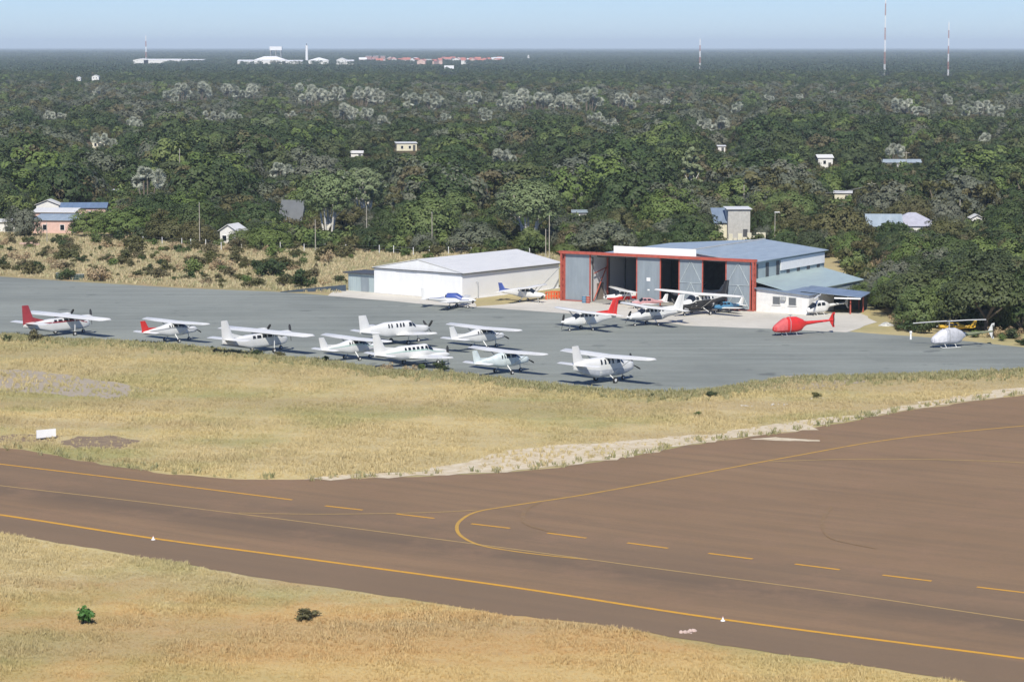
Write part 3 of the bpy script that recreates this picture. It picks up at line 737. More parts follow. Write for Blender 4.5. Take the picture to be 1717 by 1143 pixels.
def sow(poly, n, seed):
    P = np.array(poly); r = np.random.default_rng(seed)
    x0, y0 = P.min(0); x1, y1 = P.max(0); X = r.uniform(x0, x1, n); Y = r.uniform(y0, y1, n); k = inside(poly, X, Y); return X[k], Y[k]
fore = poly2([(-120, 880)] + [(x, y+4) for x, y in BR_LOW[::-1] if -100 < x < 1650] + [(1780, 1166), (1780, 1215), (-120, 1215)])
islp = poly2([(-140, 560)] + [(x, y+1) for x, y in APRON_LOW if -100 < x < 2200] + [(1850, 637)] + [(x, y-2) for x, y in BR_TOP[::-1] if -100 < x < 1800] + [(-140, 736)])
X1, Y1 = sow(fore, 75000, 1); X2, Y2 = sow(islp, 100000, 2)
keep = ~inside(poly2(SAND), X2, Y2) | (np.random.default_rng(5).random(len(X2)) < .22)
keep &= ~(inside(poly2([(60, 735), (130, 730), (200, 730), (245, 739), (200, 750), (120, 752)]), X2, Y2) & (np.random.default_rng(6).random(len(X2)) < .8))
keep &= ~(inside(poly2([(-300, 612), (60, 622), (190, 640), (260, 655), (180, 668), (60, 660), (-300, 650)]), X2, Y2) & (np.random.default_rng(8).random(len(X2)) < .7))
X2, Y2 = X2[keep], Y2[keep]
rr = np.random.default_rng(9)
for nm, X_, Y_, lab, sm in (('foreground_grass', X1, Y1, 'tall straw and orange dry grass along the near side of the brown tarmac', .62), ('island_grass', X2, Y2, 'dry straw grass between the apron and the brown tarmac', .72)):
    n = len(X_); pt = .75 + .45*np.sin(X_*.23+np.sin(Y_*.17)*2)*np.sin(Y_*.11+np.sin(X_*.13)*2) + .3*np.sin(X_*.9+Y_*.6)*np.sin(Y_*.7-X_*.4); sm = sm*np.clip(pt, .35, 1.35)
    scatter(nm, np.stack([X_, Y_, np.zeros(n)], 1), rr.uniform(.6, 1.25, n)*sm*1.15, rr.uniform(0, 6.28, n), rr.integers(0, 5, n), C_T, label=lab)
fieldp = poly2([(-140, 470), (0, 462), (140, 471), (300, 481), (480, 488), (575, 492), (585, 462), (635, 452), (640, 440), (930, 436), (940, 425), (700, 414), (400, 404), (0, 392), (-140, 388)])
X3, Y3 = sow(fieldp, 30000, 3); n = len(X3)
M_FBL = leafy('field_grass_blades', [(.42, .36, .21), (.36, .34, .19), (.48, .39, .24), (.28, .29, .15)])
C_T2 = hidden_collection('field_tufts', [tuft(20+i, .5, 12, .5, .06, M_FBL) for i in range(4)])
scatter('field_grass', np.stack([X3, Y3, np.zeros(n)], 1), rr.uniform(.5, 1.3, n), rr.uniform(0, 6.28, n), rr.integers(0, 4, n), C_T2, label='patchy dry grass on the scrub field behind the apron')

def undergrowth():
    r = random.Random(77); P = []
    C_U = hidden_collection('undergrowth_clumps', [shrub_proto(mt, 700+i, 2.4, 2.0, 10, 60, .32)[0] for i, mt in enumerate((L_DARK, L_MID, L_OLIVE, L_DARK))])
    while len(P) < 7500:
        y = 345 + 480*r.random()**1.3; x = r.uniform(-.25*y-10, .25*y+10); a, b = pr(x, y)
        if b > front(a)+1 or (1448 < a < 1498 and 405 < b < 470) or in_yard(x, y): continue
        if blocked((x, y), 2.0, 3): continue
        P.append((x, y, 0))
    scatter('undergrowth', P, [r.uniform(.6, 1.9) for _ in P], [r.uniform(0, 6.28) for _ in P], [r.randrange(4) for _ in P], C_U, label='low bushes and undergrowth under the trees of the wood')
undergrowth()
def verge():
    r = random.Random(78); P = []
    M_V = leafy('verge_weeds', [(.30, .28, .14), (.36, .32, .18), (.19, .20, .09), (.42, .36, .20), (.25, .24, .11)])
    C_V = hidden_collection('verge_tufts', [tuft(50+i, .45, 12, .35, .05, M_V) for i in range(3)])
    for lst, sgn, n_, wd_ in ((APRON_LOW, -1, 4600, 2.6), (BR_TOP, 1, 200, 1.4)):
        pts = [gp(x, y) for x, y in lst if -150 < x < 2000]; seg = [(a, b) for a, b in zip(pts, pts[1:])]; wts = [(b-a).length for a, b in seg]
        for a, b in r.choices(seg, wts, k=n_):
            q = a.lerp(b, r.random()); P.append((q.x, q.y + sgn*(abs(r.gauss(0, wd_))) * (1 if r.random() < .93 else -.25), .02))
    scatter('verge_weeds', P, [r.uniform(.5, 1.3) for _ in P], [r.uniform(0, 6.28) for _ in P], [r.randrange(3) for _ in P], C_V, label='greenish weeds fringing the tarmac edges')
verge()

# shrubs
SH = {'green': [shrub_proto(L_DARK, 60+i) for i in range(3)], 'olive': [shrub_proto(L_OLIVE, 70+i) for i in range(3)], 'mid': [shrub_proto(L_MID, 80+i) for i in range(2)],
      'bright': [shrub_proto(L_BRIGHT, 90, 1.0, 1.2, 14, 60, .2)], 'dry': [shrub_proto(L_DRY, 95+i, 1.4, 1.1, 8, 60, .12) for i in range(2)]}
def put_shrub(kind, x, y, wpx, label, group=None, hs=1.):
    cr, st = random.choice(SH[kind]); s = wpx/ppm(y)/2.0; p = gp(x, y)
    t = thing('shrub', label, 'shrub', p, random.uniform(0, 6.28), group); t.scale = (s, s, s*hs)
    for nm, me in (('stem', st), ('foliage', cr)):
        o = bpy.data.objects.new(nm, me); COL.objects.link(o); o.parent = t
put_shrub('bright', 145, 1046, 52, 'small bright green shrub alone in the near grass')
put_shrub('olive', 516, 1038, 66, 'low olive shrub in the near grass right of the bright green one', hs=.45)
for x, y, wpx, k, lab in ((355, 588, 16, 'green', 'upright dark weed at the apron edge left of the white twin tail'), (432, 598, 26, 'green', 'dark green weed clump under the white high wing twin'), (468, 600, 22, 'olive', 'olive weed clump under the nose of the white high wing twin'),
        (545, 607, 20, 'mid', 'green weed clump at the apron edge under the tail of a small white plane'), (742, 622, 34, 'green', 'dark low bush at the apron edge under the wing of the low wing twin'), (708, 620, 20, 'mid', 'yellow green low bush beside the low wing twin'),
        (650, 622, 34, 'dry', 'pale flowering bush at the apron edge beside the low wing twin'), (690, 624, 30, 'dry', 'second pale bush right of the flowering bush by the low wing twin'), (1194, 666, 24, 'green', 'round dark shrub on the grass right of the parked planes'),
        (1168, 698, 18, 'mid', 'small green shrub nearer than the round dark shrub'), (1092, 667, 16, 'green', 'tiny dark shrub on the apron edge left of the round dark shrub'), (10, 572, 22, 'green', 'dark weed at the left end of the apron edge'),
        (60, 572, 40, 'olive', 'olive weeds under the tail of the red tailed twin'), (318, 586, 16, 'olive', 'olive weed right of the small red tailed plane'), (1368, 668, 22, 'olive', 'olive bush beside the gravel patch')):
    put_shrub(k, x, y, wpx, lab, hs=.8)
rs = random.Random(21); nsh = 0
while nsh < 330:
    x, y = rs.uniform(-60, 940), rs.uniform(402, 490)
    if not inside(fieldp, [gp(x, y).x], [gp(x, y).y])[0]: continue
    if x > 575 and y > 436: continue
    dens = (1 - (y-402)/110)
    if rs.random() > dens + .15: continue
    nsh += 1; k = rs.choice(['green', 'mid', 'olive', 'olive', 'olive', 'dry'])
    zone = 'at the left' if x < 300 else 'in the middle' if x < 600 else 'behind the white hangar'
    put_shrub(k, x, y, rs.uniform(10, 26 + 40*rs.random()**2)*(y-HY)/380, f'{dict(green="dark green", mid="leaf green", olive="olive", dry="dry brown")[k]} scrub bush in the field {zone}', f'{k} scrub bushes in the field {zone}', rs.uniform(.6, 1.))
for i in range(26):
    x = rs.uniform(1425, 1720); y = 535 + (x-1440)*.13 + rs.uniform(-8, 10)
    if 1470 < x < 1500: continue
    k = rs.choice(['green', 'olive', 'dry', 'mid']); put_shrub(k, x, y, rs.uniform(18, 44), f'{dict(green="dark green", mid="leaf green", olive="olive", dry="dry brown")[k]} bush on the bank behind the helicopters', f'{k} bushes behind the helicopters', rs.uniform(.5, .9))
for x, y, w_ in ((1460, 462, 26), (1478, 458, 34), (1490, 470, 26), (1470, 475, 30), (1484, 446, 26)):
    put_shrub('dry', x, y, w_, 'tall dry straw bush in the clearing right of the big hangar', 'dry bushes in the clearing by the big hangar', 1.6)
# ---------------------------------------------------------------- buildings
W_WHITE = sheet_metal('white_sheeting', (.88, .88, .87), (.83, .83, .81), .25)
W_WHITEROOF = sheet_metal('pale_roof_sheeting', (.80, .79, .745), (.73, .725, .69), .3, rust=(.68, .68, .64))
W_GREYDOOR = sheet_metal('grey_door_sheeting', (.30, .345, .37), (.24, .28, .305), .25)
W_BLUEROOF = sheet_metal('blue_grey_roof_sheeting', (.40, .47, .51), (.31, .375, .42), .35, rust=(.36, .37, .37))
W_TEAL = sheet_metal('grey_green_wall_sheeting', (.44, .52, .52), (.35, .42, .43), .4)
W_LEAN = sheet_metal('lean_to_roof_sheeting', (.42, .52, .50), (.36, .44, .44), .3)
W_SLATE = sheet_metal('slate_blue_roof_sheeting', (.24, .30, .38), (.18, .235, .30), .3)
M_RED = paint('red_oxide_steel', (.46, .10, .065), .6, .15)
M_WHITEP = paint('white_painted_board', (.86, .86, .84), .55, .04)
M_PLASTER = paint('white_plaster', (.76, .75, .71), .85, .08)
M_STEEL = paint('galvanised_steel', (.42, .43, .42), .5, .15)
M_DARKST = paint('dark_steel', (.08, .085, .09), .6, .15)
M_INSIDE = paint('dim_interior_sheeting', (.10, .115, .12), .8, .2)  # dimness of the interiors is put into the dark sheet colour
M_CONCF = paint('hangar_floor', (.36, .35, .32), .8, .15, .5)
def local_frame(origin, deg):
    """x along deg, y 90 degrees left of it"""
    return dict(loc=(origin[0], origin[1], 0), rotz=R(deg))
# white hangar: corners at the eaves; local x along the front wall (towards the far left), y into depth
hc = gp(775, 458.5, 4.0)
def part(m, name, mat, par, sm=False): return m.build(name, mat, par, sm)
def white_hangar():
    Wd, Dp, Hh, rise = 17.6, 24.2, 4.0, 1.55; ang = 142
    t = thing('white_hangar', 'white sheet metal hangar with a low pitched pale roof beyond the apron', 'hangar', (hc.x, hc.y, 0), R(ang))
    # local: x to far-left corner; depth is local -y
    m = MB(); th = .12
    m.box(0, -th, 0, Wd, 0, Hh)                       # front wall
    m.box(0, -Dp, 0, th, -th, Hh); m.box(Wd-th, -Dp, 0, Wd, -th, Hh); m.box(th, -Dp, 0, Wd-th, -Dp+th, Hh)
    part(m, 'wall', W_WHITE, t)
    for y in (0, -Dp+th):
        g = MB(); g.prism([(0, y, Hh+.003), (Wd, y, Hh+.003), (Wd/2, y, Hh+rise)], (0, -th, 0)); part(g, 'gable', W_WHITE, t)
    r = MB(); o = .3
    for s in (0, 1):
        x0, x1 = (-o, Wd/2) if s == 0 else (Wd/2, Wd+o); z0, z1 = (Hh-.02, Hh+rise+.09) if s == 0 else (Hh+rise+.09, Hh-.02)
        r.prism([(x0, .06, z0), (x1, .06, z1), (x1, .06, z1+.1), (x0, .06, z0+.1)], (0, -Dp-2*o, 0))
    part(r, 'roof', W_WHITEROOF, t)
    f = MB(); f.box(-.35, .002, Hh-.12, Wd+.3, .34, Hh-.02); f.box(-.36, -Dp, Hh-.16, -.02, .30, Hh-.06)
    part(f, 'door_track', M_DARKST, t)
    for k in range(4):
        d = MB(); x0 = .15 + k*(Wd-.3)/4; d.box(x0, .003 + .05*(k % 2), .08, x0+(Wd-.3)/4, .05+.05*(k % 2), Hh-.14)
        d.build('sliding_door', W_WHITE, t)
    fl = MB(); fl.box(-.4, -Dp-.4, -.1, Wd+.4, .9, .05); part(fl, 'plinth', M_CONC, t)
    return t
white_hangar()
# annex at its far-left end
an_o = Vector((hc.x, hc.y, 0)) + Vector((math.cos(R(142)), math.sin(R(142)), 0))*17.9
def annex():
    t = thing('store_shed', 'low pale store with a dark flat roof left of the white hangar', 'shed', an_o, R(142))
    m = MB(); m.box(.2, -5, 0, 5.6, -.6, 2.75); part(m, 'wall', W_TEAL, t)
    r = MB(); r.box(-.1, -5.4, 2.76, 6.4, -.2, 2.95); part(r, 'roof', M_DARKST, t)
    d = MB(); d.box(1.3, -.6, .05, 2.9, -.54, 2.3); part(d, 'door', W_GREYDOOR, t)
annex()
# low dark upright strip on posts, running left from the store
def dark_strip():
    a, b = gp(470, 490), gp(580, 488); t = thing('low_dark_strip', 'low dark blue strip along the apron edge left of the store shed', 'wedge', a, math.atan2(b.y-a.y, b.x-a.x))
    Ln = (b-a).length; m = MB()
    m.prism([(0, 0, .02), (Ln, 0, .02), (Ln, 0, 1.0), (Ln*.3, 0, .45), (0, 0, .12)], (0, -.1, 0)); part(m, 'strip_panel', paint('blue_black_strip', (.045, .07, .10), .8), t)
    for i in range(6):
        p = MB(); x = .1+i*(Ln-.2)/5; p.box(x-.04, .01, 0, x+.04, .09, .12+.85*i/5); p.build('post', M_DARKST, t)
dark_strip()
def gantry(loc, deg, label, h=4.0, arm=3.0):
    t = thing('door_rail_gantry', label, 'steel frame', loc, R(deg))
    for dx, dy, hh in ((0, 0, h), (.9, .4, h), (1.8, -.2, h*.62)):
        p = MB(); p.tube((dx, dy, 0), (dx, dy, hh), .07, n=6); p.build('post', M_STEEL, t)
    b = MB(); b.tube((-arm, 0, h-.1), (1.0, 0, h-.1), .06, n=6); b.tube((-arm*.6, 0, h-.15), (0, 0, h*.62), .05, n=6); b.tube((0, 0, h*.62), (1.8, -.2, h*.62), .05, n=6); b.tube((.9, .4, h-.1), (0, 0, h-.1), .05, n=6)
    b.build('brace', M_STEEL, t); return t
gp_g = gp(786, 499); gantry(gp_g, -30, 'thin grey steel door frame standing at the near corner of the white hangar', 4.0, 1.4)
# raking prop at the right end of the white hangar
def prop_pole():
    a = gp(896, 493); C = Vector((hc.x, hc.y, 0)) + Vector((math.cos(R(52)), math.sin(R(52)), 0))*24.3
    t = thing('raking_strut', 'slanting steel strut against the right end of the white hangar', 'strut', a)
    m = MB(); top = C + Vector((.6, -.5, 3.9)) - a; m.tube((0, 0, 0), top, .08, n=6); m.build('pole', M_STEEL, t)
    m = MB(); m.tube(Vector((top.x, top.y, 0)), top, .07, n=6); m.build('post', M_STEEL, t)
    m = MB(); m.box(-.2, -.2, 0, .2, .2, .1); m.build('base', M_CONCF, t)
prop_pole()

# red framed hangar. local x: along the front towards the left, local -y: into depth
bo = gp(1263, 438, 7.25); BA = 149.5
def big_hangar():
    Wd, Dp, Hh, rise = 31.2, 27.5, 7.25, .85
    t = thing('open_hangar', 'big open hangar with a red steel door frame, grey sliding doors and blue grey roof', 'hangar', (bo.x, bo.y, 0), R(BA)); W0, W1 = 0.9, 27.2   # the building is narrower than the door gantry
    m = MB(); th = .15
    m.box(W0, -Dp, 3.6, W0+th, -.6, Hh-.3); part(m, 'side_wall', W_TEAL, t)
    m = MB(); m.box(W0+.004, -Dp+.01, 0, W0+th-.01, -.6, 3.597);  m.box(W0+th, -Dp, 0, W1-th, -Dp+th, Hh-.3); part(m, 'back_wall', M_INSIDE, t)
    m = MB(); m.box(W1-th, -Dp, 0, W1, -.6, Hh-.3); lw = part(m, 'side_wall', W_WHITE, t)
    m = MB(); m.box(W1-th-.06, -4.6, .06, W1-th-.003, -2.5, 2.6); m.build('door', paint('brown_grey_door', (.26, .22, .19), .7), lw)
    m = MB(); m.tube((W1-.5, -.9, .1), (W1-.5, -5.2, 5.2), .09, n=5); m.tube((W1-.5, -1, 4.2), (W1-.5, -5.2, 4.9), .07, n=5); m.box(W1-.6, -5.4, 0, W1-.4, -5.2, 6.6); m.build('red_bracing', M_RED, lw)
    g = MB(); g.prism([(W0, -Dp, Hh-.297), (W1, -Dp, Hh-.297), (11.2, -Dp, Hh+rise)], (0, .15, 0)); g.prism([(W0, -.75, Hh-.297), (W1, -.75, Hh-.297), (11.2, -.75, Hh+rise)], (0, .1, 0)); part(g, 'gable', W_TEAL, t)
    r = MB(); xm = 11.2
    for x0, z0, x1, z1 in ((W0-.5, Hh-.35, xm, Hh+rise+.03), (xm, Hh+rise+.03, W1+.5, Hh-.35)):
        r.prism([(x0, -.35, z0), (x1, -.35, z1), (x1, -.35, z1+.1), (x0, -.35, z0+.1)], (0, -Dp-.1, 0))
    rf = part(r, 'roof', W_BLUEROOF, t)
    c = MB(); c.tube((xm, -.2, Hh+rise+.14), (xm, -Dp-.6, Hh+rise+.14), .16, n=6); c.build('ridge_cap', M_STEEL, rf)
    # vents on the side wall
    for k in range(7):
        v = MB(); y = -3.0 - k*3.7; v.box(W0-.07, y-.5, 4.5, W0-.005, y+.5, 6.55); v.build('louvre', M_DARKST, t)
    v = MB(); v.box(W0-.2, -Dp+.3, 5.05, W0-.08, -11.2, 6.65); v.build('signboard', M_WHITEP, t)
    # roof trusses seen from inside
    for k in range(5):
        y = -2.5 - k*5.3; tr = MB(); tr.tube((W0+.2, y, Hh-.6), (W1-.2, y, Hh-.6), .07, n=5); tr.tube((W0+.2, y, Hh-.5), (xm, y, Hh+rise-.2), .07, n=5); tr.tube((xm, y, Hh+rise-.2), (W1-.2, y, Hh-.5), .07, n=5)
        for q in range(1, 8):
            x = W0+(W1-W0)*q/8; zt = Hh-.5 + (rise+.3)*(1-abs(x-xm)/(xm-W0)); tr.tube((x, y, Hh-.6), (x, y, zt), .04, n=4)
        tr.build('roof_truss', M_DARKST, t)
    for k in range(6):
        y = -.9 - k*5.2
        for x in (W0+.35, W1-.35):
            p = MB(); p.box(x-.08, y-.08, 0, x+.08, y+.08, Hh-.6); p.build('column', M_DARKST, t)
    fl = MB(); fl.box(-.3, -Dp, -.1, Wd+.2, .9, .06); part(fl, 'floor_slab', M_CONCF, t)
    # red gantry: double top rails, lattice posts at each end
    fr = MB()
    fr.box(-.45, .25, Hh-.12, Wd+.7, .5, Hh+.28); fr.box(-.45, -.45, Hh-.1, Wd+.7, -.2, Hh+.24)
    for k in range(22):
        x = -.3 + k*(Wd+.8)/21; fr.tube((x, -.3, Hh+.1), (x+.7, .35, Hh+.1), .05, n=4)
    part(fr, 'door_gantry', M_RED, t)
    for x in (-.2, Wd+.35):
        p = MB()
        for dy in (-.3, .35): p.box(x-.13, dy-.13, 0, x+.13, dy+.13, Hh-.124)
        for k in range(7): p.tube((x, -.25, .2+k*.98), (x, .3, .7+k*.98), .06, n=4)
        p.build('lattice_post', M_RED, t)
    p = MB(); p.box(-.3, .3, .07, 4.2, .42, .2); p.box(26.5, .3, .07, Wd+.4, .42, .2); part(p, 'ground_rail', M_RED, t)
    # doors: local x measured from the right end
    def door(x0, x1, z1=Hh-.14, y=.02, frame=False, lab=None, plate=False):
        d = MB(); d.box(x0, y-.06, .12, x1, y+.02, z1); o = d.build('sliding_door', W_GREYDOOR, t)
        if lab: o['label'] = lab
        e = MB()
        for x in (x0, x1): e.box(x-.09, y-.07, .1, x+.09, y+.06, z1+.005)
        e.build('edge_frame', M_RED, o)
        if frame:
            b = MB(); w_ = x1-x0
            for za, zb in ((.3, z1*.52), (z1*.52, z1-.2)):
                b.tube((x0+.15, y+.06, zb), (x0+w_/2, y+.06, za+.2 if za > 1 else za), .045, n=4) if False else None
                b.tube((x0+.15, y+.07, za), (x0+w_/2, y+.07, zb), .05, n=4); b.tube((x1-.15, y+.07, za), (x0+w_/2, y+.07, zb), .05, n=4); b.tube((x0+.15, y+.07, za), (x1-.15, y+.07, za), .05, n=4)
            b.build('bracing', paint('pale_bracing', (.50, .56, .56), .6), o)
        if plate:
            b = MB(); b.box((x0+x1)/2-.3, y+.025, 3.6, (x0+x1)/2+.3, y+.05, 4.1); b.box((x0+x1)/2-.2, y+.025, 2.2, (x0+x1)/2+.15, y+.05, 2.4); b.build('notice', M_WHITEP, o)
    door(.4, 4.3, frame=True, lab='grey sliding door with cross bracing at the right end')
    door(8.1, 11.9, frame=True, lab='grey sliding door with cross bracing in the middle')
    door(15.0, 18.9, plate=True, lab='plain grey sliding door with two small white notices')
    door(26.8, Wd-.1, lab='plain grey sliding door at the left end')
    # white lettering board above the rail
    b = MB(); b.box(9.1, .1, Hh+.30, 22.7, .22, Hh+1.35); part(b, 'fascia_board', M_WHITEP, t)
    b = MB()
    for k in range(6): b.tube((9.6+k*2.5, .05, Hh+.3), (9.6+k*2.5, -1.2, Hh+.05), .04, n=4)
    part(b, 'board_stay', M_STEEL, t)
    # lean-to on the right side
    l = MB(); l.prism([(W0-.01, -1.0, 4.35), (-6.2, -1.0, 2.75), (-6.2, -1.0, 2.85), (W0-.01, -1.0, 4.45)], (0, -25.6, 0)); o = part(l, 'lean_to_roof', W_LEAN, t)
    l = MB(); l.box(-6.0, -26, 0, -5.9, -9, 2.74); l.box(-5.9, -26.2, 0, W0-.02, -26.05, 2.9); part(l, 'lean_to_wall', W_TEAL, t)
    # inner partition seen at the left bay: a white gabled room
    return t
big_hangar()
def at_big(x, y, z=0):
    a = R(BA); return Vector((bo.x + x*math.cos(a) - y*math.sin(a), bo.y + x*math.sin(a) + y*math.cos(a), z))
def office():
    o_ = gp(1268, 522); t = thing('plastered_office', 'white plastered office with two windows and a slate blue roof right of the open hangar', 'office', o_, R(-35))
    Ln, Dp, h0, h1 = 8.6, 7.5, 3.3, 2.75
    m = MB(); m.prism([(0, 0, 0), (Ln, 0, 0), (Ln, 0, h1), (0, 0, h0)], (0, Dp, 0)); part(m, 'wall', M_PLASTER, t)
    for x in (2.7, 5.3):
        f = MB(); f.box(x, -.05, 1.2, x+1.25, -.004, 2.35); fr = f.build('window', M_STEEL, t)
        g = MB(); g.box(x+.08, -.075, 1.27, x+1.17, -.053, 2.28); g.build('pane', glass('grey_glass', (.12, .13, .14)), fr)
        s = MB(); s.box(x-.08, -.14, 1.1, x+1.33, -.005, 1.19); s.build('sill', M_PLASTER, fr)
    d = MB(); d.box(7.5, -.06, .02, 8.3, -.004, 2.1); part(d, 'door', M_WHITEP, t)
    a = MB(); a.box(4.2, -.4, 1.9, 4.9, -.004, 2.4); part(a, 'air_conditioner', M_STEEL, t)
    r = MB(); r.prism([(-.3, -.35, h0+.03), (Ln+.2, -.35, h1), (Ln+.2, -.35, h1+.1), (-.3, -.35, h0+.13)], (0, Dp+.8, 0)); part(r, 'roof', W_SLATE, t)
office()
def open_shed():
    o_ = gp(1345, 524); t = thing('open_shed', 'open fronted shed with a thin slate blue roof sheltering a helicopter', 'shed', o_, R(-18))
    Ln, Dp, h0, h1 = 8.2, 7, 3.15, 2.45
    r = MB(); r.prism([(-.2, -.8, h0), (Ln+.5, -.8, h1), (Ln+.5, -.8, h1+.1), (-.2, -.8, h0+.1)], (0, Dp+1.2, 0)); part(r, 'roof', W_SLATE, t)
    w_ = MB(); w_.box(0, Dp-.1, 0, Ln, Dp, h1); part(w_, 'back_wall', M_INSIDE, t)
    w_ = MB(); w_.box(-.9, -.88, h1-.35, Ln+.3, -.82, h1-.1) if False else w_.box(Ln-3.4, -.88, h1-.22, Ln+.4, -.82, h1-.02); part(w_, 'fascia', M_WHITEP, t)
    for x, y in ((.15, 0), (Ln-1.2, 0), (Ln, 3.4), (Ln-1.2, Dp-.3)):
        p = MB(); p.box(x-.09, y-.09, 0, x+.09, y+.09, h1); p.build('post', M_RED, t)
open_shed()

def house(x, y, w_, d_, h, label, wallm, roofm, roof='gable', rise=1.6, rot=0, cat='house', name='house', base=0., win=2, wx=None):
    p = gp(x, y); t = thing(name, label, cat, p, R(rot)); h += base
    m = MB(); m.box(-w_/2, 0, 0, w_/2, d_, h); part(m, 'wall', wallm, t)
    r = MB(); o = .35
    if roof == 'gable':      # ridge along x
        g = MB()
        for xx in (-w_/2, w_/2-.12): g = MB(); g.prism([(xx, 0, h+.003), (xx, d_, h+.003), (xx, d_/2, h+rise)], (.12, 0, 0)); part(g, 'gable', wallm, t)
        for y0, z0, y1, z1 in ((-o, h-.08, d_/2, h+rise+.04), (d_/2, h+rise+.04, d_+o, h-.08)):
            r.prism([(-w_/2-o, y0, z0), (-w_/2-o, y1, z1), (-w_/2-o, y1, z1+.1), (-w_/2-o, y0, z0+.1)], (w_+2*o, 0, 0))
    elif roof == 'front':    # gable faces the viewer
        g = MB()
        for yy in (0, d_-.12): g = MB(); g.prism([(-w_/2, yy, h+.003), (w_/2, yy, h+.003), (0, yy, h+rise)], (0, .12, 0)); part(g, 'gable', wallm, t)
        for x0, z0, x1, z1 in ((-w_/2-o, h-.08, 0, h+rise+.04), (0, h+rise+.04, w_/2+o, h-.08)):
            r.prism([(x0, -o, z0), (x1, -o, z1), (x1, -o, z1+.1), (x0, -o, z0+.1)], (0, d_+2*o, 0))
    elif roof == 'mono':
        r.prism([(-w_/2-o, -o, h+.01), (-w_/2-o, d_+o, h+rise), (-w_/2-o, d_+o, h+rise+.1), (-w_/2-o, -o, h+.11)], (w_+2*o, 0, 0))
    elif roof == 'hip':
        r.add([(-w_/2-o, -o, h), (w_/2+o, -o, h), (w_/2+o, d_+o, h), (-w_/2-o, d_+o, h), (-w_/2+d_*.5, d_/2, h+rise), (w_/2-d_*.5, d_/2, h+rise)],
              [(0, 1, 5, 4), (1, 2, 5), (2, 3, 4, 5), (3, 0, 4), (3, 2, 1, 0)])
    part(r, 'roof', roofm, t)
    for k in range(win):
        xx = -w_/2 + w_*(k+.7)/(win+.6); f = MB(); f.box(xx-.5, -.05, h-2.0, xx+.5, -.004, h-.8); fr = f.build('window', M_WHITEP, t)
        g = MB(); g.box(xx-.42, -.075, h-1.93, xx+.42, -.053, h-.87); g.build('pane', glass(), fr)
    d = MB(); d.box(w_/2-1.4, -.05, 0, w_/2-.5, -.004, min(2.1, h-.4)); part(d, 'door', M_DARKST, t)
    return t
PINK = paint('pink_plaster', (.68, .47, .40), .85, .1); CREAM = paint('cream_plaster', (.70, .66, .50), .85, .1); GREYW = paint('grey_plaster', (.42, .42, .40), .85, .1)
W_GREYROOF = paint('weathered_grey_roof', (.13, .14, .145), .7, .12, .6); W_BLUE2 = sheet_metal('bright_blue_roof', (.19, .27, .38), (.15, .21, .30), .4)
house(93, 391, 9.5, 7, 2.6, 'pink plastered house with two bands of roof behind the field at far left', PINK, W_BLUEROOF, 'mono', .8, -6)
house(90, 376, 9.0, 4, 2.5, 'pink upper house with a pale roof just behind the pink plastered house', PINK, W_WHITEROOF, 'mono', .7, -6)
house(80, 366, 5, 4, 3.0, 'small white gabled house behind the pink houses', M_PLASTER, W_WHITEROOF, 'front', 1.0)
house(140, 372, 9.6, 7, 3.1, 'house with a bright blue sheet roof right of the pink houses', PINK, W_BLUE2, 'gable', .8, 4)
house(6, 389, 5, 5, 2.0, 'low white walled house at the far left edge', M_PLASTER, W_WHITEROOF, 'mono', .3)
house(383, 410, 3.5, 4.5, 2.6, 'small white hut with a gabled front among the trees', M_PLASTER, W_WHITEROOF, 'front', 1.2, -18)
house(486, 383, 4.6, 5, 1.0, 'house with a steep weathered grey roof left of the tallest gum tree', GREYW, W_GREYROOF, 'gable', 4.7, -14, win=0)
house(682, 253, 7.4, 6, 2.7, 'cream house with its front in full sun in the middle of the wood', CREAM, W_WHITEROOF, 'mono', .3, 8)
house(598, 266, 4.0, 4, 1.9, 'tiny white roofed hut left of the sunlit cream house', M_PLASTER, W_WHITEROOF, 'gable', .6, 0, win=0)
house(1239, 402, 4.4, 5, 6.0, 'pale two storey block house behind the open hangar roof', paint('grey_cream_plaster', (.50, .49, .45), .85), W_WHITEROOF, 'mono', .2, 3, win=0)
house(1217, 401, 4.2, 5, 3.2, 'slate blue roofed wing left of the pale block house', CREAM, W_SLATE, 'mono', 2.6, 3, win=0)
house(1384, 284, 4.6, 5, 3.6, 'small white house in the wood above the hangar roof end', M_PLASTER, W_WHITEROOF, 'gable', .8, 5, win=1)
house(1413, 342, 4.0, 4, 2.6, 'small cream hut half hidden right of the brown green tree', CREAM, W_WHITEROOF, 'mono', .3, -8, win=0)
house(1483, 396, 6.8, 8, 1.9, 'long low house with a blue grey roof behind the right hand trees', M_PLASTER, W_BLUEROOF, 'gable', 2.2, -4)
house(1532, 394, 10.5, 9, 1.8, 'wide house with a pale lilac grey roof beside the blue grey roofed house', M_PLASTER, paint('lilac_grey_roof', (.46, .46, .52), .5), 'hip', 2.5, -4)
house(1638, 382, 2.4, 3, 2.0, 'tiny white gabled hut at the right of the wood', M_PLASTER, W_WHITEROOF, 'front', .7)
house(195, 335, 1.8, 3, 2.2, 'tiny cream hut right of the bright blue roof', CREAM, W_WHITEROOF, 'mono', .2, win=0)
house(160, 142, 7, 6, 8.0, 'tiny white house far out in the wood on the left', M_PLASTER, W_WHITEROOF, 'front', 1.6)
house(132, 142, 4, 5, 6.5, 'very small white hut far out in the wood left of the tiny white house', M_PLASTER, W_WHITEROOF, 'front', 1.4)
house(165, 250, 4.6, 5, 3.0, 'half hidden hut roof in the left of the wood', CREAM, W_WHITEROOF, 'mono', .3)
house(1210, 256, 2.6, 3, 2.2, 'tiny white hut in the wood above the slender tree', M_PLASTER, W_WHITEROOF, 'mono', .3, win=0)
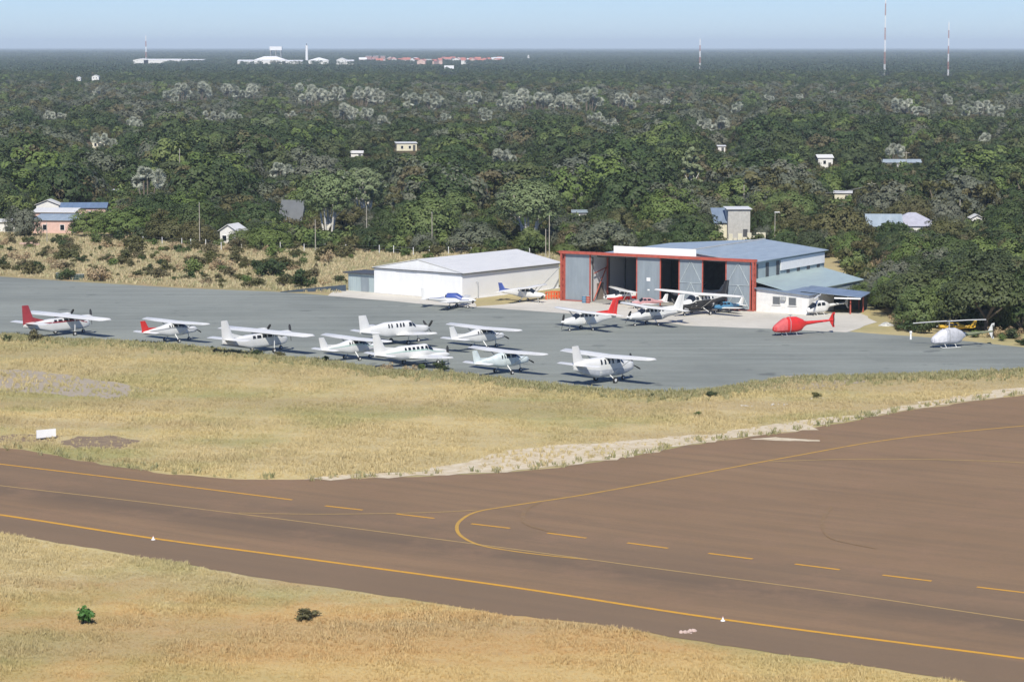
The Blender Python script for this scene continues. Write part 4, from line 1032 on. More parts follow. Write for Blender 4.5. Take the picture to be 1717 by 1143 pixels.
house(972, 368, 3.0, 4, 1.5, 'small pale roofed hut between the gum tree and the brownish tree', M_PLASTER, W_BLUEROOF, 'mono', .3, win=0)
house(1512, 281, 12, 5, 1.6, 'long grey roofed house high on the right in the wood', GREYW, W_BLUEROOF, 'gable', .8, 0)
# rubble walls and low beams behind the hangars
def rubble(x, y, w_, h, label, mat, seed):
    r = random.Random(seed); p = gp(x, y); t = thing('ruined_wall', label, 'wall', p); m = MB()
    n = int(w_/.9)
    for i in range(n):
        xx = -w_/2 + i*w_/n; hh = h*r.uniform(.35, 1); m.box(xx, r.uniform(-.3, .3), 0, xx+w_/n*r.uniform(.7, 1), r.uniform(.5, .9), hh)
    m.build('masonry', mat, t)
rubble(770, 421, 6, 3.0, 'ruined cream block wall behind the white hangar roof', CREAM, 1)
rubble(668, 421, 3, 1.6, 'broken white block pile behind the white hangar', M_PLASTER, 2)
rubble(614, 419, 2, 1.0, 'small white rubble heap by the pole behind the white hangar', M_PLASTER, 3)
rubble(1245, 409, 9, 2.3, 'low pale broken wall behind the open hangar roof', CREAM, 4)
rubble(50, 412, 4, .7, 'low pink rubble in the scrub field on the left', PINK, 5)

# far town, long white roofs, tanks and masts
RED = sheet_metal('brick_red_roof', (.60, .17, .11), (.66, .28, .20), 1.); PINKR = sheet_metal('pink_red_roof', (.66, .36, .32), (.72, .48, .42), 1.)
BRW = paint('bright_white_roof', (.85, .85, .84), .6, .05)
rt = random.Random(5)
def far_house(x, y, wpx, hh, label, group, wm, rm, kind='gable', rise=3):
    s = ppm(y); return house(x, y, wpx/s, 16, hh, label, wm, rm, kind, rise, rt.uniform(-12, 12), group and 'house', win=2, cat='house')
for i in range(52):
    x = 608 + i*4.55 + rt.uniform(-3, 3); y = 107.5 + rt.uniform(-2.6, 2.4) + (1 if 690 < x < 800 else 0)
    red = rt.random() < (.8 if 660 < x < 815 else .5)
    t = house(x, y, rt.uniform(9, 22)*.75, rt.uniform(14, 30), rt.uniform(6, 11), 'far off town house with a brick red roof near the horizon' if red else 'far off town house with a pale wall and pinkish white roof near the horizon',
          PINK if rt.random() < .5 else M_PLASTER, RED if red else rt.choice([PINKR, BRW, W_WHITEROOF]), rt.choice(['gable', 'front', 'hip']), 4, rt.uniform(-20, 20))
    t['group'] = 'far town houses with red roofs' if red else 'far town houses with pale roofs'
    if 612 < x < 660 and rt.random() < .7:
        pass
for i, (x, wpx, lab) in enumerate(((618, 9, 'pink tower block at the left end of the far town'), (630, 8, 'second pink tower block at the left end of the far town'), (642, 7, 'third pink tower block at the left end of the far town'))):
    house(x, 108, wpx*1.4, 14, 17, lab, paint('dull_pink_block', (.42, .25, .24), .8), W_WHITEROOF, 'mono', .5, 0, 'block', 'tower_block')
for x, y, wpx, hh, rise, kind, lab in ((236, 109, 26, 10, 3, 'front', 'left end shed of the long white roofs by the left mast'), (272, 109, 62, 10, 2, 'gable', 'longest white roof right behind the left mast'), (318, 109, 26, 10, 1.5, 'gable', 'short white roof right of the longest white roof'), (334, 109, 12, 10, 1.5, 'hip', 'rightmost of the white roofs by the left mast'),
        (412, 110, 28, 9, 2, 'gable', 'low white roof left of the big domed white roof'), (452, 110, 54, 11, 7, 'hip', 'big domed white roof below the water tower'), (490, 110, 34, 8.5, 2, 'gable', 'low white roof between the water tower and the white column'), (534, 110, 34, 10, 6, 'hip', 'peaked white roof right of the white column'), (572, 110, 16, 11, 4, 'front', 'small peaked white roof far right of the white column'), (586, 110, 14, 9, 2, 'gable', 'last low white roof before the far town'),
        (836, 107, 18, 12, 2, 'gable', 'white roof at the right end of the far town'), (886, 104, 3, 14, 3, 'front', 'tiny white building alone right of the far town')):
    s = ppm(y); house(x, y, wpx/s, 40, hh, lab, M_PLASTER, BRW, kind, rise, 0, 'building', 'white_roofed_building')
def water_tower(x, y, wm, top, leg, label):
    p = gp(x, y); t = thing('water_tower', label, 'water tower', p)
    m = MB(); m.box(-wm/2, -wm/4, leg, wm/2, wm/4, top); m.build('tank', BRW, t)
    for k in range(6):
        q = MB(); xx = -wm/2+wm*.08 + wm*.84*(k % 3)/2; yy = -wm/4+.6 if k < 3 else wm/4-.6; q.tube((xx, yy, 0), (xx, yy, leg), wm*.04, n=6); q.build('leg', M_STEEL, t)
    m = MB(); m.box(-wm/2, -wm/4+.4, leg*.6, wm/2, -wm/4+.8, leg*.6+.4); m.build('brace', M_STEEL, t)
water_tower(463, 109, 25, 37.5, 30, 'white water tank on tall legs above the domed white roof near the horizon')
water_tower(753, 126, 13, 12.5, 6.5, 'smaller white water tank on short legs in front of the far town')
def column():
    p = gp(514.5, 109); t = thing('white_column', 'tall white column tower between the far white roofs', 'tower', p); m = MB()
    m.tube((0, 0, 0), (0, 0, 40), 3.0, 2.6, 12); m.build('shaft', BRW, t); m = MB(); m.tube((0, 0, 40), (0, 0, 44), 1.0, .6, 8); m.build('cap', M_DARKST, t)
column()
MASTW = paint('mast_white', (.80, .80, .80), .6, .03); MASTR = paint('mast_red', (.40, .20, .17), .6, .05)
def mast(x, y, top_y, wd, bands, label, guy=True):
    p = gp(x, y); H_ = (y - top_y)/ppm(y); t = thing('radio_mast', label, 'mast', p)
    nb = bands; hh = H_/nb
    for k in range(nb):
        m = MB(); a, b = k*hh, (k+1)*hh; w_ = wd*(1-.45*k/nb); w2 = wd*(1-.45*(k+1)/nb)
        for j in range(3):
            an = 2.1*j+.4; m.tube((math.cos(an)*w_, math.sin(an)*w_, a), (math.cos(an)*w2, math.sin(an)*w2, b), .22*wd, n=4)
        ns = 6
        for q in range(ns):
            za, zb = a+hh*q/ns, a+hh*(q+1)/ns
            for j in range(3):
                a1, a2 = 2.1*j+.4, 2.1*(j+1)+.4; m.tube((math.cos(a1)*w_, math.sin(a1)*w_, za), (math.cos(a2)*w_, math.sin(a2)*w_, zb), .12*wd, n=3)
        o = m.build('lattice_section', MASTW if k % 2 == 0 else MASTR, t)
    m = MB(); m.tube((0, 0, H_), (0, 0, H_+3), .1*wd, n=4); m.build('aerial', MASTW, t)
mast(1483, 128, -14, 1.05, 7, 'tallest red and white lattice radio mast running out of the top of the picture')
mast(1589.5, 130, 38, .9, 7, 'red and white lattice radio mast at the right on the horizon')
mast(1173.5, 116, 66, 1.3, 5, 'shorter red and white mast right of the middle on the horizon')
mast(245, 106, 60, 1.8, 5, 'red and white mast on the left above the long white roofs')
mast(1394, 127, 120, .8, 1, 'small pale lattice mast in the far wood between the middle and tallest masts')

# poles, wires, fence
M_POLE = paint('weathered_pole', (.46, .42, .35), .8, .15, 3)
def pole(x, y, ytop, label, kind='plain', r=.11):
    p = gp(x, y); H_ = (y-ytop)/ppm(y); t = thing('utility_pole' if kind != 'lamp' else 'lamp_post', label, 'pole' if kind != 'lamp' else 'lamp post', p)
    m = MB(); m.tube((0, 0, -.2), (0, 0, H_), r, r*.7, 7); m.build('shaft', M_POLE, t)
    m = MB()
    if kind == 'cross': m.box(-1.0, -.06, H_-.5, 1.0, .06, H_-.36); m.build('crossarm', M_POLE, t)
    elif kind == 'lamp': m.box(-.1, -.1, H_, .9, .1, H_+.14); m.build('lamp_head', M_WHITEP, t)
    else: m.tube((0, 0, H_), (0, 0, H_+.15), r*.9, r*.4, 7); m.build('cap', M_STEEL, t)
    return t, p, H_
POLES = [(320, 404, 351, 'plain', 'shorter of the two slim poles at the left end of the tree line'), (335, 413, 340, 'plain', 'taller of the two slim poles at the left end of the tree line'), (615, 418, 346, 'plain', 'slim pole right of the tallest gum tree'), (724.5, 423, 356, 'plain', 'slim pole in front of the broad green tree'),
         (529, 424, 369, 'plain', 'slim pole at the foot of the tallest gum tree'), (915, 440, 385, 'plain', 'shorter of the two poles between the hangars'), (921, 440, 362, 'plain', 'taller of the two poles between the hangars'), (187, 400, 353, 'plain', 'slim pole in front of the bright green spreading tree'), (79, 407, 374, 'plain', 'short pole in front of the pink house'),
         (1247, 370, 311, 'plain', 'slim pole rising behind the pale block house'), (1299, 412, 356, 'lamp', 'lamp post with a white head behind the hangar roof'), (1518, 352, 313, 'cross', 'power pole with a crossarm above the blue grey roof'), (1461, 350, 305, 'cross', 'power pole left of the one above the blue grey roof'),
         (1609, 376, 336, 'plain', 'short pole right of the lilac grey roof'), (1697, 300, 271, 'plain', 'short pole at the right edge of the wood'), (302, 322, 250, 'plain', 'tall slim pole standing in the left of the wood'), (1519, 286, 254, 'cross', 'white pole beside the long grey roofed house'), (1006, 330, 297, 'cross', 'pole with a crossarm in the middle of the wood'), (40, 366, 334, 'plain', 'slim pole left of the pink houses'), (10, 372, 336, 'plain', 'thin pole at the far left edge of the wood')]
for x, y, yt, k, lab in POLES: pole(x, y, yt, lab, k, .09 if y > 380 else .13)
def wires(pts, label, nm='power_line', hs=None):
    m = MB(); t = thing(nm, label, 'power line', pts[0]); o_ = Vector(pts[0])
    for off in (-.9, .9):
        for a, b in zip(pts, pts[1:]):
            L_ = 10; prev = None
            for k in range(L_+1):
                q = Vector(a).lerp(Vector(b), k/L_); q.z -= 1.4*4*(k/L_)*(1-k/L_); q.x += off*.3; q.z += off*.12; q = q - o_
                if prev is not None: m.tube(prev, q, .035, n=3)
                prev = q
    m.build('wire', paint('aluminium_wire', (.5, .5, .48), .4), t)
def top(x, y, yt): p = gp(x, y); p.z = (y-yt)/ppm(y) - .3; return p
wires([top(1290, 350, 316), top(1461, 350, 308), top(1518, 352, 315), top(1620, 364, 324), top(1760, 372, 330)], 'pair of power wires sagging across the right of the wood')
wires([top(850, 330, 300), top(1006, 330, 299), top(1120, 340, 308)], 'pair of power wires crossing the middle of the wood')
def fence():
    xs = [(205, 402), (240, 411), (272, 412), (305, 414), (320, 415), (345, 416), (371, 421), (405, 418), (440, 419), (470, 421), (510, 424), (545, 424), (580, 425), (636, 426), (660, 427), (693, 430), (720, 428), (752, 429), (790, 430), (840, 431), (888, 432)]
    P = [gp(x, y) for x, y in xs]; t = thing('wire_fence', 'wire fence on short white posts along the edge of the tree line', 'fence', P[0])
    for p in P:
        m = MB(); q = p - P[0]; m.tube(q, q+Vector((0, 0, 1.7)), .07, .06, 6); m.build('post', M_WHITEP, t)
    m = MB()
    for z in (.5, 1.0, 1.5):
        for a, b in zip(P, P[1:]): m.tube(a-P[0]+Vector((0, .1, z)), b-P[0]+Vector((0, .1, z)), .012, n=3)
    m.build('wire', M_STEEL, t)
fence()
# small things on and near the ground
def sign_board():
    a, b = gp(62, 738), gp(94, 732); t = thing('taxiway_sign', 'blank white rectangular board standing in the grass at the left', 'sign', a, math.atan2(b.y-a.y, b.x-a.x) if False else R(34))
    m = MB(); m.box(0, 0, .22, 2.0, .14, .98); m.build('panel', M_WHITEP, t)
    for x in (.25, 1.75):
        m = MB(); m.box(x-.05, .03, 0, x+.05, .11, .219); m.build('leg', M_STEEL, t)
    m = MB(); m.box(-.03, -.01, .18, 2.03, .15, .215); m.build('frame', M_STEEL, t)
sign_board()
def edge_light(x, y, label):
    t = thing('edge_marker', label, 'marker', gp(x, y)); m = MB()
    m.tube((0, 0, .03), (0, 0, .08), .17, .14, 10); m.build('base', M_WHITEP, t); m = MB(); m.tube((0, 0, .08), (0, 0, .28), .09, .04, 8); m.build('cone', M_WHITEP, t); m = MB(); m.tube((0, 0, .28), (0, 0, .34), .05, .04, 8); m.build('lens', paint('marker_lens', (.6, .3, .2), .3), t)
edge_light(257, 905, 'small white edge marker beside the yellow line on the left'); edge_light(1212, 1041, 'small white edge marker beside the yellow line on the right')
def stones(x, y, n, sp, label, mat, seed, r0=.12):
    r = random.Random(seed); t = thing('rubble_heap', label, 'rubble', gp(x, y))
    for i in range(n):
        m = MB(); c = Vector((r.gauss(0, sp), r.gauss(0, sp*.6), 0)); q = r0*r.uniform(.6, 1.5); rings = []
        for k in range(4):
            z = q*k/3*1.2; rr_ = q*(1, 1.1, .8, .3)[k]; rings.append([(c.x+rr_*math.cos(a)*r.uniform(.8, 1.2), c.y+rr_*math.sin(a)*r.uniform(.8, 1.2), z) for a in [j*1.047 for j in range(6)]])
        m.loft(rings); m.build('stone', mat, t)
M_STONE = paint('weathered_stone', (.50, .45, .36), .9)
stones(1155, 1060, 9, .3, 'little heap of pale stones at the tarmac edge in the foreground', paint('pinkish_stone', (.55, .42, .36), .9), 1)
stones(1242, 681, 5, .5, 'few pale stones on the grass below the gravel patch', M_STONE, 2); stones(1305, 679, 5, .5, 'pale stones on the grass right of the other stones', M_STONE, 3); stones(1370, 668, 4, .6, 'pale stones near the olive bush on the grass', M_STONE, 4)
def barrel(x, y, label, mat, h=.9, r=.3, group=None):
    t = thing('oil_drum', label, 'drum', gp(x, y), group=group); m = MB()
    m.tube((0, 0, .03), (0, 0, h), r, n=14); m.build('drum_body', mat, t); m = MB()
    for z in (.02, h*.33, h*.66, h-.03): m.tube((0, 0, z), (0, 0, z+.04), r*1.06, n=14)
    m.build('hoop', M_STEEL, t)
DGREEN = paint('dark_green_drum', (.03, .06, .04), .5)
barrel(97, 468, 'single dark drum at the far apron edge on the left', DGREEN, 1.0, .36)
for x in (122, 127, 133, 138): barrel(x, 469.5, 'dark green drum in the row at the far apron edge', DGREEN, .95, .34, 'row of dark green drums')
barrel(980, 508, 'blue drum beside the left door of the open hangar', paint('blue_drum', (.10, .22, .34), .5), 1.1, .38); barrel(986, 508.5, 'red drum beside the blue drum at the hangar door', paint('red_drum', (.4, .09, .06), .5), 1.1, .32)
ORANGE = paint('orange_plastic', (.72, .13, .04), .5)
def barrier(x, y, label, rot):
    t = thing('safety_barrier', label, 'barrier', gp(x, y), R(rot)); m = MB()
    for k in range(5): m.box(-1+k*.45, -.03, .1, -.8+k*.45, .03, 1.15)
    m.build('slat', ORANGE, t); m = MB(); m.box(-1.05, -.05, 1.05, 1.05, -.031, 1.2); m.box(-1.05, -.05, .4, 1.05, -.031, .55); m.build('rail', ORANGE, t)
    for s in (-.9, .9):
        m = MB(); m.box(s-.06, -.4, 0, s+.06, .4, .09); m.build('foot', ORANGE, t)
barrier(925, 502, 'orange plastic barrier nearest the blue tailed plane', 20); barrier(934, 501, 'orange plastic barrier in the middle of the three', -10); barrier(942, 501, 'orange plastic barrier against the red hangar post', 25)
def marker_post(x, y, label, h=1.0):
    t = thing('marker_post', label, 'post', gp(x, y)); m = MB(); m.tube((0, 0, 0), (0, 0, h*.8), .14, .11, 8); m.build('shaft', M_WHITEP, t); m = MB(); m.tube((0, 0, h*.8), (0, 0, h), .2, .14, 8); m.build('head', M_WHITEP, t)
marker_post(1527, 569, 'short white post at the apron edge left of the white helicopter', 1.1)
M_ROCK = paint('white_plastic_sheet', (.62, .62, .57), .7, .3, 4)
def tarp(x, y, label, w_=2.4, h=.9, seed=1):
    r = random.Random(seed); t = thing('white_tarpaulin_heap', label, 'tarpaulin', gp(x, y)); m = MB(); rings = []
    for k in range(9):
        q = k/8; s = math.sin(math.pi*min(.97, max(.03, q))); rings.append([(-w_/2+w_*q, math.cos(a)*.8*s*r.uniform(.8, 1.1), max(0, math.sin(a))*h*s*r.uniform(.7, 1.15)) for a in [j*math.pi/7 for j in range(8)]])
    m.loft(rings); m.build('cover', M_ROCK, t, True); m = MB(); m.tube((-w_/2, -.5, .05), (w_/2, -.5, .05), .05, n=5); m.build('rope', M_STEEL, t)
tarp(1486, 546, 'crumpled white sheet heap on the bank between the shed and the helicopters', 2.2, .55)
tarp(1437, 418+90, 'small white bundle among the bushes beside the open shed', 1.2, .7, 2)

# ---------------------------------------------------------------- aircraft. local +x is the nose, z up, origin on the ground under the wing
AW = paint('aircraft_white', (.73, .73, .70), .35, .05, .8); AR = paint('aircraft_red', (.66, .035, .03), .35, .08); ADR = paint('aircraft_dark_red', (.38, .045, .055), .4, .1)
ABL = paint('aircraft_blue', (.06, .10, .33), .35, .1); ABK = paint('aircraft_black', (.022, .024, .028), .35, .1); AGY = paint('aircraft_grey', (.36, .37, .38), .4, .1)
AGN = paint('pale_green_stripe', (.45, .60, .52), .4, .05); TYRE = paint('tyre_rubber_black', (.02, .02, .02), .85, .1); RIM = paint('wheel_rim', (.7, .7, .68), .4)
PROP = paint('propeller_black', (.03, .03, .03), .4); GLS = glass()
class Body:
    def __init__(s, keys, n=2.5): s.k = np.array(keys, float); s.n = n          # keys: x, top, bottom, half width (x decreasing towards the tail)
    def at(s, x):
        k = s.k[np.argsort(s.k[:, 0])]
        t, b, w_ = (float(np.interp(x, k[:, 0], k[:, i])) for i in (1, 2, 3)); return (t+b)/2, (t-b)/2, w_
    def pt(s, x, a, off=0.):
        z, h, w_ = s.at(x); e = 2/s.n; c, si = math.cos(a), math.sin(a)
        return (x, math.copysign(abs(c)**e, c)*(w_+off), z + math.copysign(abs(si)**e, si)*(h+off))
    def mesh(s, m, n=22):
        k = s.k[np.argsort(-s.k[:, 0])]; xs = []
        for a, b in zip(k[:, 0], k[1:, 0]):
            q = max(1, int(abs(a-b)/.35)); xs += [a+(b-a)*i/q for i in range(q)]
        xs.append(k[-1, 0]); m.loft([[s.pt(x, 2*math.pi*j/n) for j in range(n)] for x in xs])
    def patch(s, m, x0, x1, a0, a1, off=.012, nx=3, na=5, x0b=None, x1b=None):
        """a thin panel lying on the skin; x0b, x1b skew its lower or upper edge"""
        V = []
        for i in range(nx+1):
            for j in range(na+1):
                v = j/na; xa = x0 + ((x0b if x0b is not None else x0)-x0)*v; xb = x1 + ((x1b if x1b is not None else x1)-x1)*v
                x = xa + (xb-xa)*i/nx; V.append(s.pt(x, R(a0+(a1-a0)*v), off))
        V2 = []
        for i in range(nx+1):
            for j in range(na+1):
                v = j/na; xa = x0 + ((x0b if x0b is not None else x0)-x0)*v; xb = x1 + ((x1b if x1b is not None else x1)-x1)*v
                V2.append(s.pt(xa+(xb-xa)*i/nx, R(a0+(a1-a0)*v), -.02))
        w_ = na+1; o = len(V)
        F = [(i*w_+j, (i+1)*w_+j, (i+1)*w_+j+1, i*w_+j+1) for i in range(nx) for j in range(na)]
        edge = [j for j in range(w_)] + [i*w_+na for i in range(1, nx+1)] + [nx*w_+j for j in range(na-1, -1, -1)] + [i*w_ for i in range(nx-1, 0, -1)]
        F += [(a, b, b+o, a+o) for a, b in zip(edge, edge[1:]+edge[:1])]
        m.add(V+V2, F)
FOIL = [(0, 0), (.03, .45), (.12, .85), (.32, 1), (.62, .7), (1, .06), (1, -.04), (.6, -.3), (.3, -.42), (.1, -.38), (.03, -.25)]
def wing_mesh(secs):                     # y, leading edge x, z, chord, thickness
    m = MB(); m.loft([[(le - u*c, y, z + v*th) for u, v in FOIL] for y, le, z, c, th in secs]); return m
def fin_mesh(secs, y0=0.):               # z, leading edge x, chord, thickness
    m = MB(); m.loft([[(le-u*c, y0+v*th*.8, z) for u, v in FOIL[:6]] + [(le-u*c, y0-v*th*.8, z) for u, v in FOIL[4:0:-1]] for z, le, c, th in secs]); return m
def wheel(par, x, y, z0, r, leg_from, thick=.16, fairing=None):
    o = MB().tube((x, y-thick/2, z0+r), (x, y+thick/2, z0+r), r, n=14).build('wheel', TYRE, par)
    MB().tube((x, y-thick/2-.012, z0+r), (x, y+thick/2+.012, z0+r), r*.55, n=10).build('rim', RIM, o)
    m = MB(); m.tube(leg_from, (x, y, z0+r), .075, .05, 6); m.build('gear_leg', AW, par)
def prop(par, x, y, z, r, nb=3, ph=.3, sp=AW):
    o = MB(); o.loft([[(x+dx, y+math.cos(a)*q, z+math.sin(a)*q) for a in [j*.628 for j in range(10)]] for dx, q in ((-.05, .2), (.12, .17), (.3, .08), (.36, .01))]); o = o.build('spinner', sp, par, True)
    for k in range(nb):
        a = ph + k*2*math.pi/nb; c, s = math.cos(a), math.sin(a); m = MB(); rings = []
        for t_, w_, th in ((.1, .07, .05), (.35, .15, .04), (.75, .15, .03), (1., .09, .015)):
            q = r*t_; tw = 1.0-.6*t_
            cx, cy, cz = x+.06, y+c*q, z+s*q; u = Vector((math.sin(tw), -s*math.cos(tw), c*math.cos(tw))); n = Vector((math.cos(tw), s*math.sin(tw), -c*math.sin(tw)))
            rings.append([Vector((cx, cy, cz))+u*w_*p+n*th*q2 for p, q2 in ((1, 0), (0, 1), (-1, 0), (0, -1))])
        m.loft(rings); m.build('blade', PROP, o)
SPEC = dict(
 single=dict(L=8.6, gx=3.6, body=[(0, 1.45, 1.05, .22), (-.15, 1.6, .92, .42), (-1.5, 1.72, .82, .55), (-2.35, 2.28, .72, .6), (-4.3, 2.3, .72, .6), (-5.4, 2.05, .95, .42), (-8.0, 1.68, 1.3, .12), (-8.3, 1.62, 1.4, .05)], n=2.8,
   wing=(11.0, -2.45, 2.3, 1.62, 1.15, .2, .022), fin=((1.55, -7.1, 1.5), (1.75, -7.25, 1.25), (2.9, -8.0, .75)), dors=(-5.9, 1.2), stab=(4.0, -7.35, 1.5, 1.2, .8), props=[(0, 0, 1.25, 1.05)], main=(-3.75, 1.25, .23), nose=(-1.0, .2),
   wind=(-1.55, -2.32), doorw=[(-2.35, -3.1), (-3.25, -3.9), (-4.05, -4.6)], strut=(2.9, -2.9, -3.0, .85)),
 airvan=dict(L=8.95, gx=3.7, body=[(0, 1.5, 1.05, .25), (-.15, 1.65, .95, .45), (-1.5, 1.85, .75, .62), (-2.3, 2.38, .7, .66), (-5.2, 2.38, .7, .66), (-6.2, 2.2, 1.05, .5), (-8.6, 1.9, 1.4, .14), (-8.8, 1.85, 1.5, .06)], n=3.4,
   wing=(12.3, -2.6, 2.42, 1.65, 1.3, .22, .02), fin=((1.75, -7.0, 1.95), (2.0, -7.2, 1.7), (3.9, -8.25, .95)), dors=(-4.9, 1.9), stab=(4.3, -7.7, 1.8, 1.25, .9), props=[(0, 0, 1.3, 1.1)], main=(-3.9, 1.4, .24), nose=(-1.0, .2),
   wind=(-1.55, -2.28), doorw=[(-2.35, -2.95), (-3.15, -3.6), (-3.8, -4.2), (-4.4, -4.8), (-5.0, -5.35)], strut=(3.0, -3.0, -3.1, .9)),
 caravan=dict(L=11.5, gx=4.9, body=[(0, 1.85, 1.45, .2), (-.2, 2.0, 1.2, .42), (-1.4, 2.15, .98, .58), (-2.5, 2.28, .9, .72), (-3.3, 2.85, .85, .8), (-7.3, 2.85, .85, .8), (-8.6, 2.72, 1.3, .55), (-11.0, 2.5, 1.85, .15), (-11.3, 2.4, 1.95, .06)], n=3.2,
   wing=(15.9, -4.0, 2.9, 1.98, 1.3, .27, .02), fin=((2.2, -9.2, 2.2), (2.6, -9.6, 1.75), (4.5, -10.7, .95)), dors=(-7.6, 2.0), stab=(6.25, -9.75, 2.35, 1.35, .95), props=[(0, 0, 1.62, 1.32)], main=(-5.3, 1.75, .30), nose=(-1.7, .26),
   wind=(-2.55, -3.25), doorw=[(-3.35, -4.0), (-4.6, -4.95), (-5.35, -5.7), (-6.1, -6.45), (-6.85, -7.2)], strut=(3.6, -4.6, -4.7, .95)),
 islander=dict(L=10.9, gx=3.9, body=[(0, 1.35, .95, .15), (-.4, 1.6, .75, .38), (-1.2, 1.75, .62, .55), (-2.0, 2.2, .58, .6), (-6.5, 2.2, .6, .6), (-8.2, 2.05, 1.0, .42), (-10.3, 1.85, 1.4, .14), (-10.6, 1.8, 1.5, .06)], n=4.0,
   wing=(14.9, -2.6, 2.3, 2.03, 1.9, .26, .0), fin=((1.75, -8.4, 2.3), (2.2, -8.9, 1.8), (4.2, -9.8, 1.0)), dors=(-7.2, 1.6), stab=(6.5, -8.9, 1.95, 1.5, 1.3), props=[(-1.45, 2.0, 2.2, 1.0), (-1.45, -2.0, 2.2, 1.0)], main=(-4.0, 1.9, .28), nose=(-1.0, .24),
   wind=(-1.25, -1.98), doorw=[(-2.1, -2.8), (-3.0, -3.7), (-3.9, -4.6), (-4.8, -5.5), (-5.7, -6.2)], strut=None),
 navajo=dict(L=10.5, gx=4.6, body=[(0, 1.4, 1.2, .08), (-.4, 1.6, 1.0, .3), (-1.8, 1.85, .82, .5), (-2.4, 1.95, .78, .56), (-3.2, 2.45, .75, .62), (-6.9, 2.4, .8, .62), (-8.2, 2.1, 1.1, .45), (-10.2, 1.75, 1.4, .12), (-10.4, 1.7, 1.45, .05)], n=2.5,
   wing=(12.4, -3.5, 1.0, 2.4, 1.1, .28, .07), fin=((1.65, -8.3, 2.1), (2.0, -8.7, 1.75), (3.95, -9.8, .85)), dors=(-7.3, 1.4), stab=(5.5, -9.1, 1.65, 1.3, .8), props=[(-1.55, 1.95, 1.25, 1.0), (-1.55, -1.95, 1.25, 1.0)], main=(-4.8, 2.0, .28), nose=(-1.4, .22),
   wind=(-2.45, -3.15), doorw=[(-3.25, -3.65), (-3.85, -4.25), (-4.45, -4.85), (-5.05, -5.45), (-5.65, -6.05), (-6.25, -6.55)], strut=None),
 utility=dict(L=11.8, gx=4.4, body=[(0, 1.95, 1.55, .2), (-.25, 2.1, 1.3, .42), (-1.6, 2.25, 1.1, .55), (-2.5, 2.4, 1.0, .66), (-3.2, 2.95, .95, .72), (-7.2, 2.95, .95, .72), (-8.6, 2.7, 1.3, .5), (-11.2, 2.2, 1.7, .14), (-11.4, 2.1, 1.8, .06)], n=3.0,
   wing=(12.8, -3.7, 1.2, 2.2, 1.7, .3, .09), fin=((2.0, -9.3, 2.1), (2.3, -9.6, 1.8), (4.1, -10.4, 1.2)), dors=(-8.6, 1.2), stab=(5.2, -9.9, 2.0, 1.5, 1.0), props=[(0, 0, 1.75, 1.3)], main=(-4.8, 1.7, .3), nose=(-1.6, .26),
   wind=(-2.55, -3.15), doorw=[(-3.25, -3.75), (-4.5, -4.8), (-5.0, -5.3), (-5.6, -5.9), (-6.5, -6.75), (-7.0, -7.25)], strut=None),
 lowsingle=dict(L=7.4, gx=2.7, body=[(0, 1.25, .9, .22), (-.15, 1.38, .8, .4), (-1.6, 1.45, .65, .55), (-2.3, 1.95, .6, .58), (-3.9, 1.9, .6, .56), (-5.0, 1.5, .8, .38), (-7.0, 1.25, 1.0, .1), (-7.2, 1.2, 1.05, .05)], n=2.6,
   wing=(9.8, -1.9, .78, 1.75, 1.3, .2, .08), fin=((1.15, -6.0, 1.3), (1.3, -6.2, 1.1), (2.5, -6.9, .6)), dors=(-5.2, 1.0), stab=(3.6, -6.2, 1.15, .9, .75), props=[(0, 0, 1.08, .95)], main=(-2.9, 1.5, .22), nose=(-.8, .2),
   wind=(-1.62, -2.25), doorw=[(-2.35, -3.0), (-3.15, -3.85)], strut=None),
)
def squeeze(src, fx, **kw):
    d = dict(SPEC[src]); d['gx'] *= fx; d['body'] = [(a*fx, b, c, e) for a, b, c, e in d['body']]
    w_ = list(d['wing']); w_[1] *= fx; d['wing'] = tuple(w_); d['fin'] = tuple((z, l*fx, c) for z, l, c in d['fin']); d['dors'] = (d['dors'][0]*fx, d['dors'][1])
    st_ = list(d['stab']); st_[1] *= fx; d['stab'] = tuple(st_); d['main'] = (d['main'][0]*fx, *d['main'][1:]); d['nose'] = (d['nose'][0]*fx, d['nose'][1]); d['wind'] = tuple(q*fx for q in d['wind'])
    d['doorw'] = [(a*fx, b*fx) for a, b in d['doorw']]
    if d['strut']: d['strut'] = (d['strut'][0], d['strut'][1]*fx, d['strut'][2]*fx, d['strut'][3])
    d.update(kw); return d
SPEC['bush'] = squeeze('caravan', .86, body=[(a*.86, b, c, d) for a, b, c, d in [(0, 1.85, 1.35, .22), (-.2, 2.05, 1.1, .46), (-1.4, 2.25, .82, .64), (-2.5, 2.4, .7, .78), (-3.3, 2.95, .66, .85), (-7.3, 2.95, .68, .85), (-8.8, 2.88, 1.0, .6), (-11.0, 2.7, 1.7, .2), (-11.4, 2.6, 1.85, .08)]], fin=((2.2, -7.9, 2.1), (2.6, -8.2, 1.7), (4.55, -9.1, 1.05)), wing=(13.8, -3.4, 2.9, 1.85, 1.4, .27, .025), main=(-4.5, 1.5, .36), dors=(-6.9, 1.6))
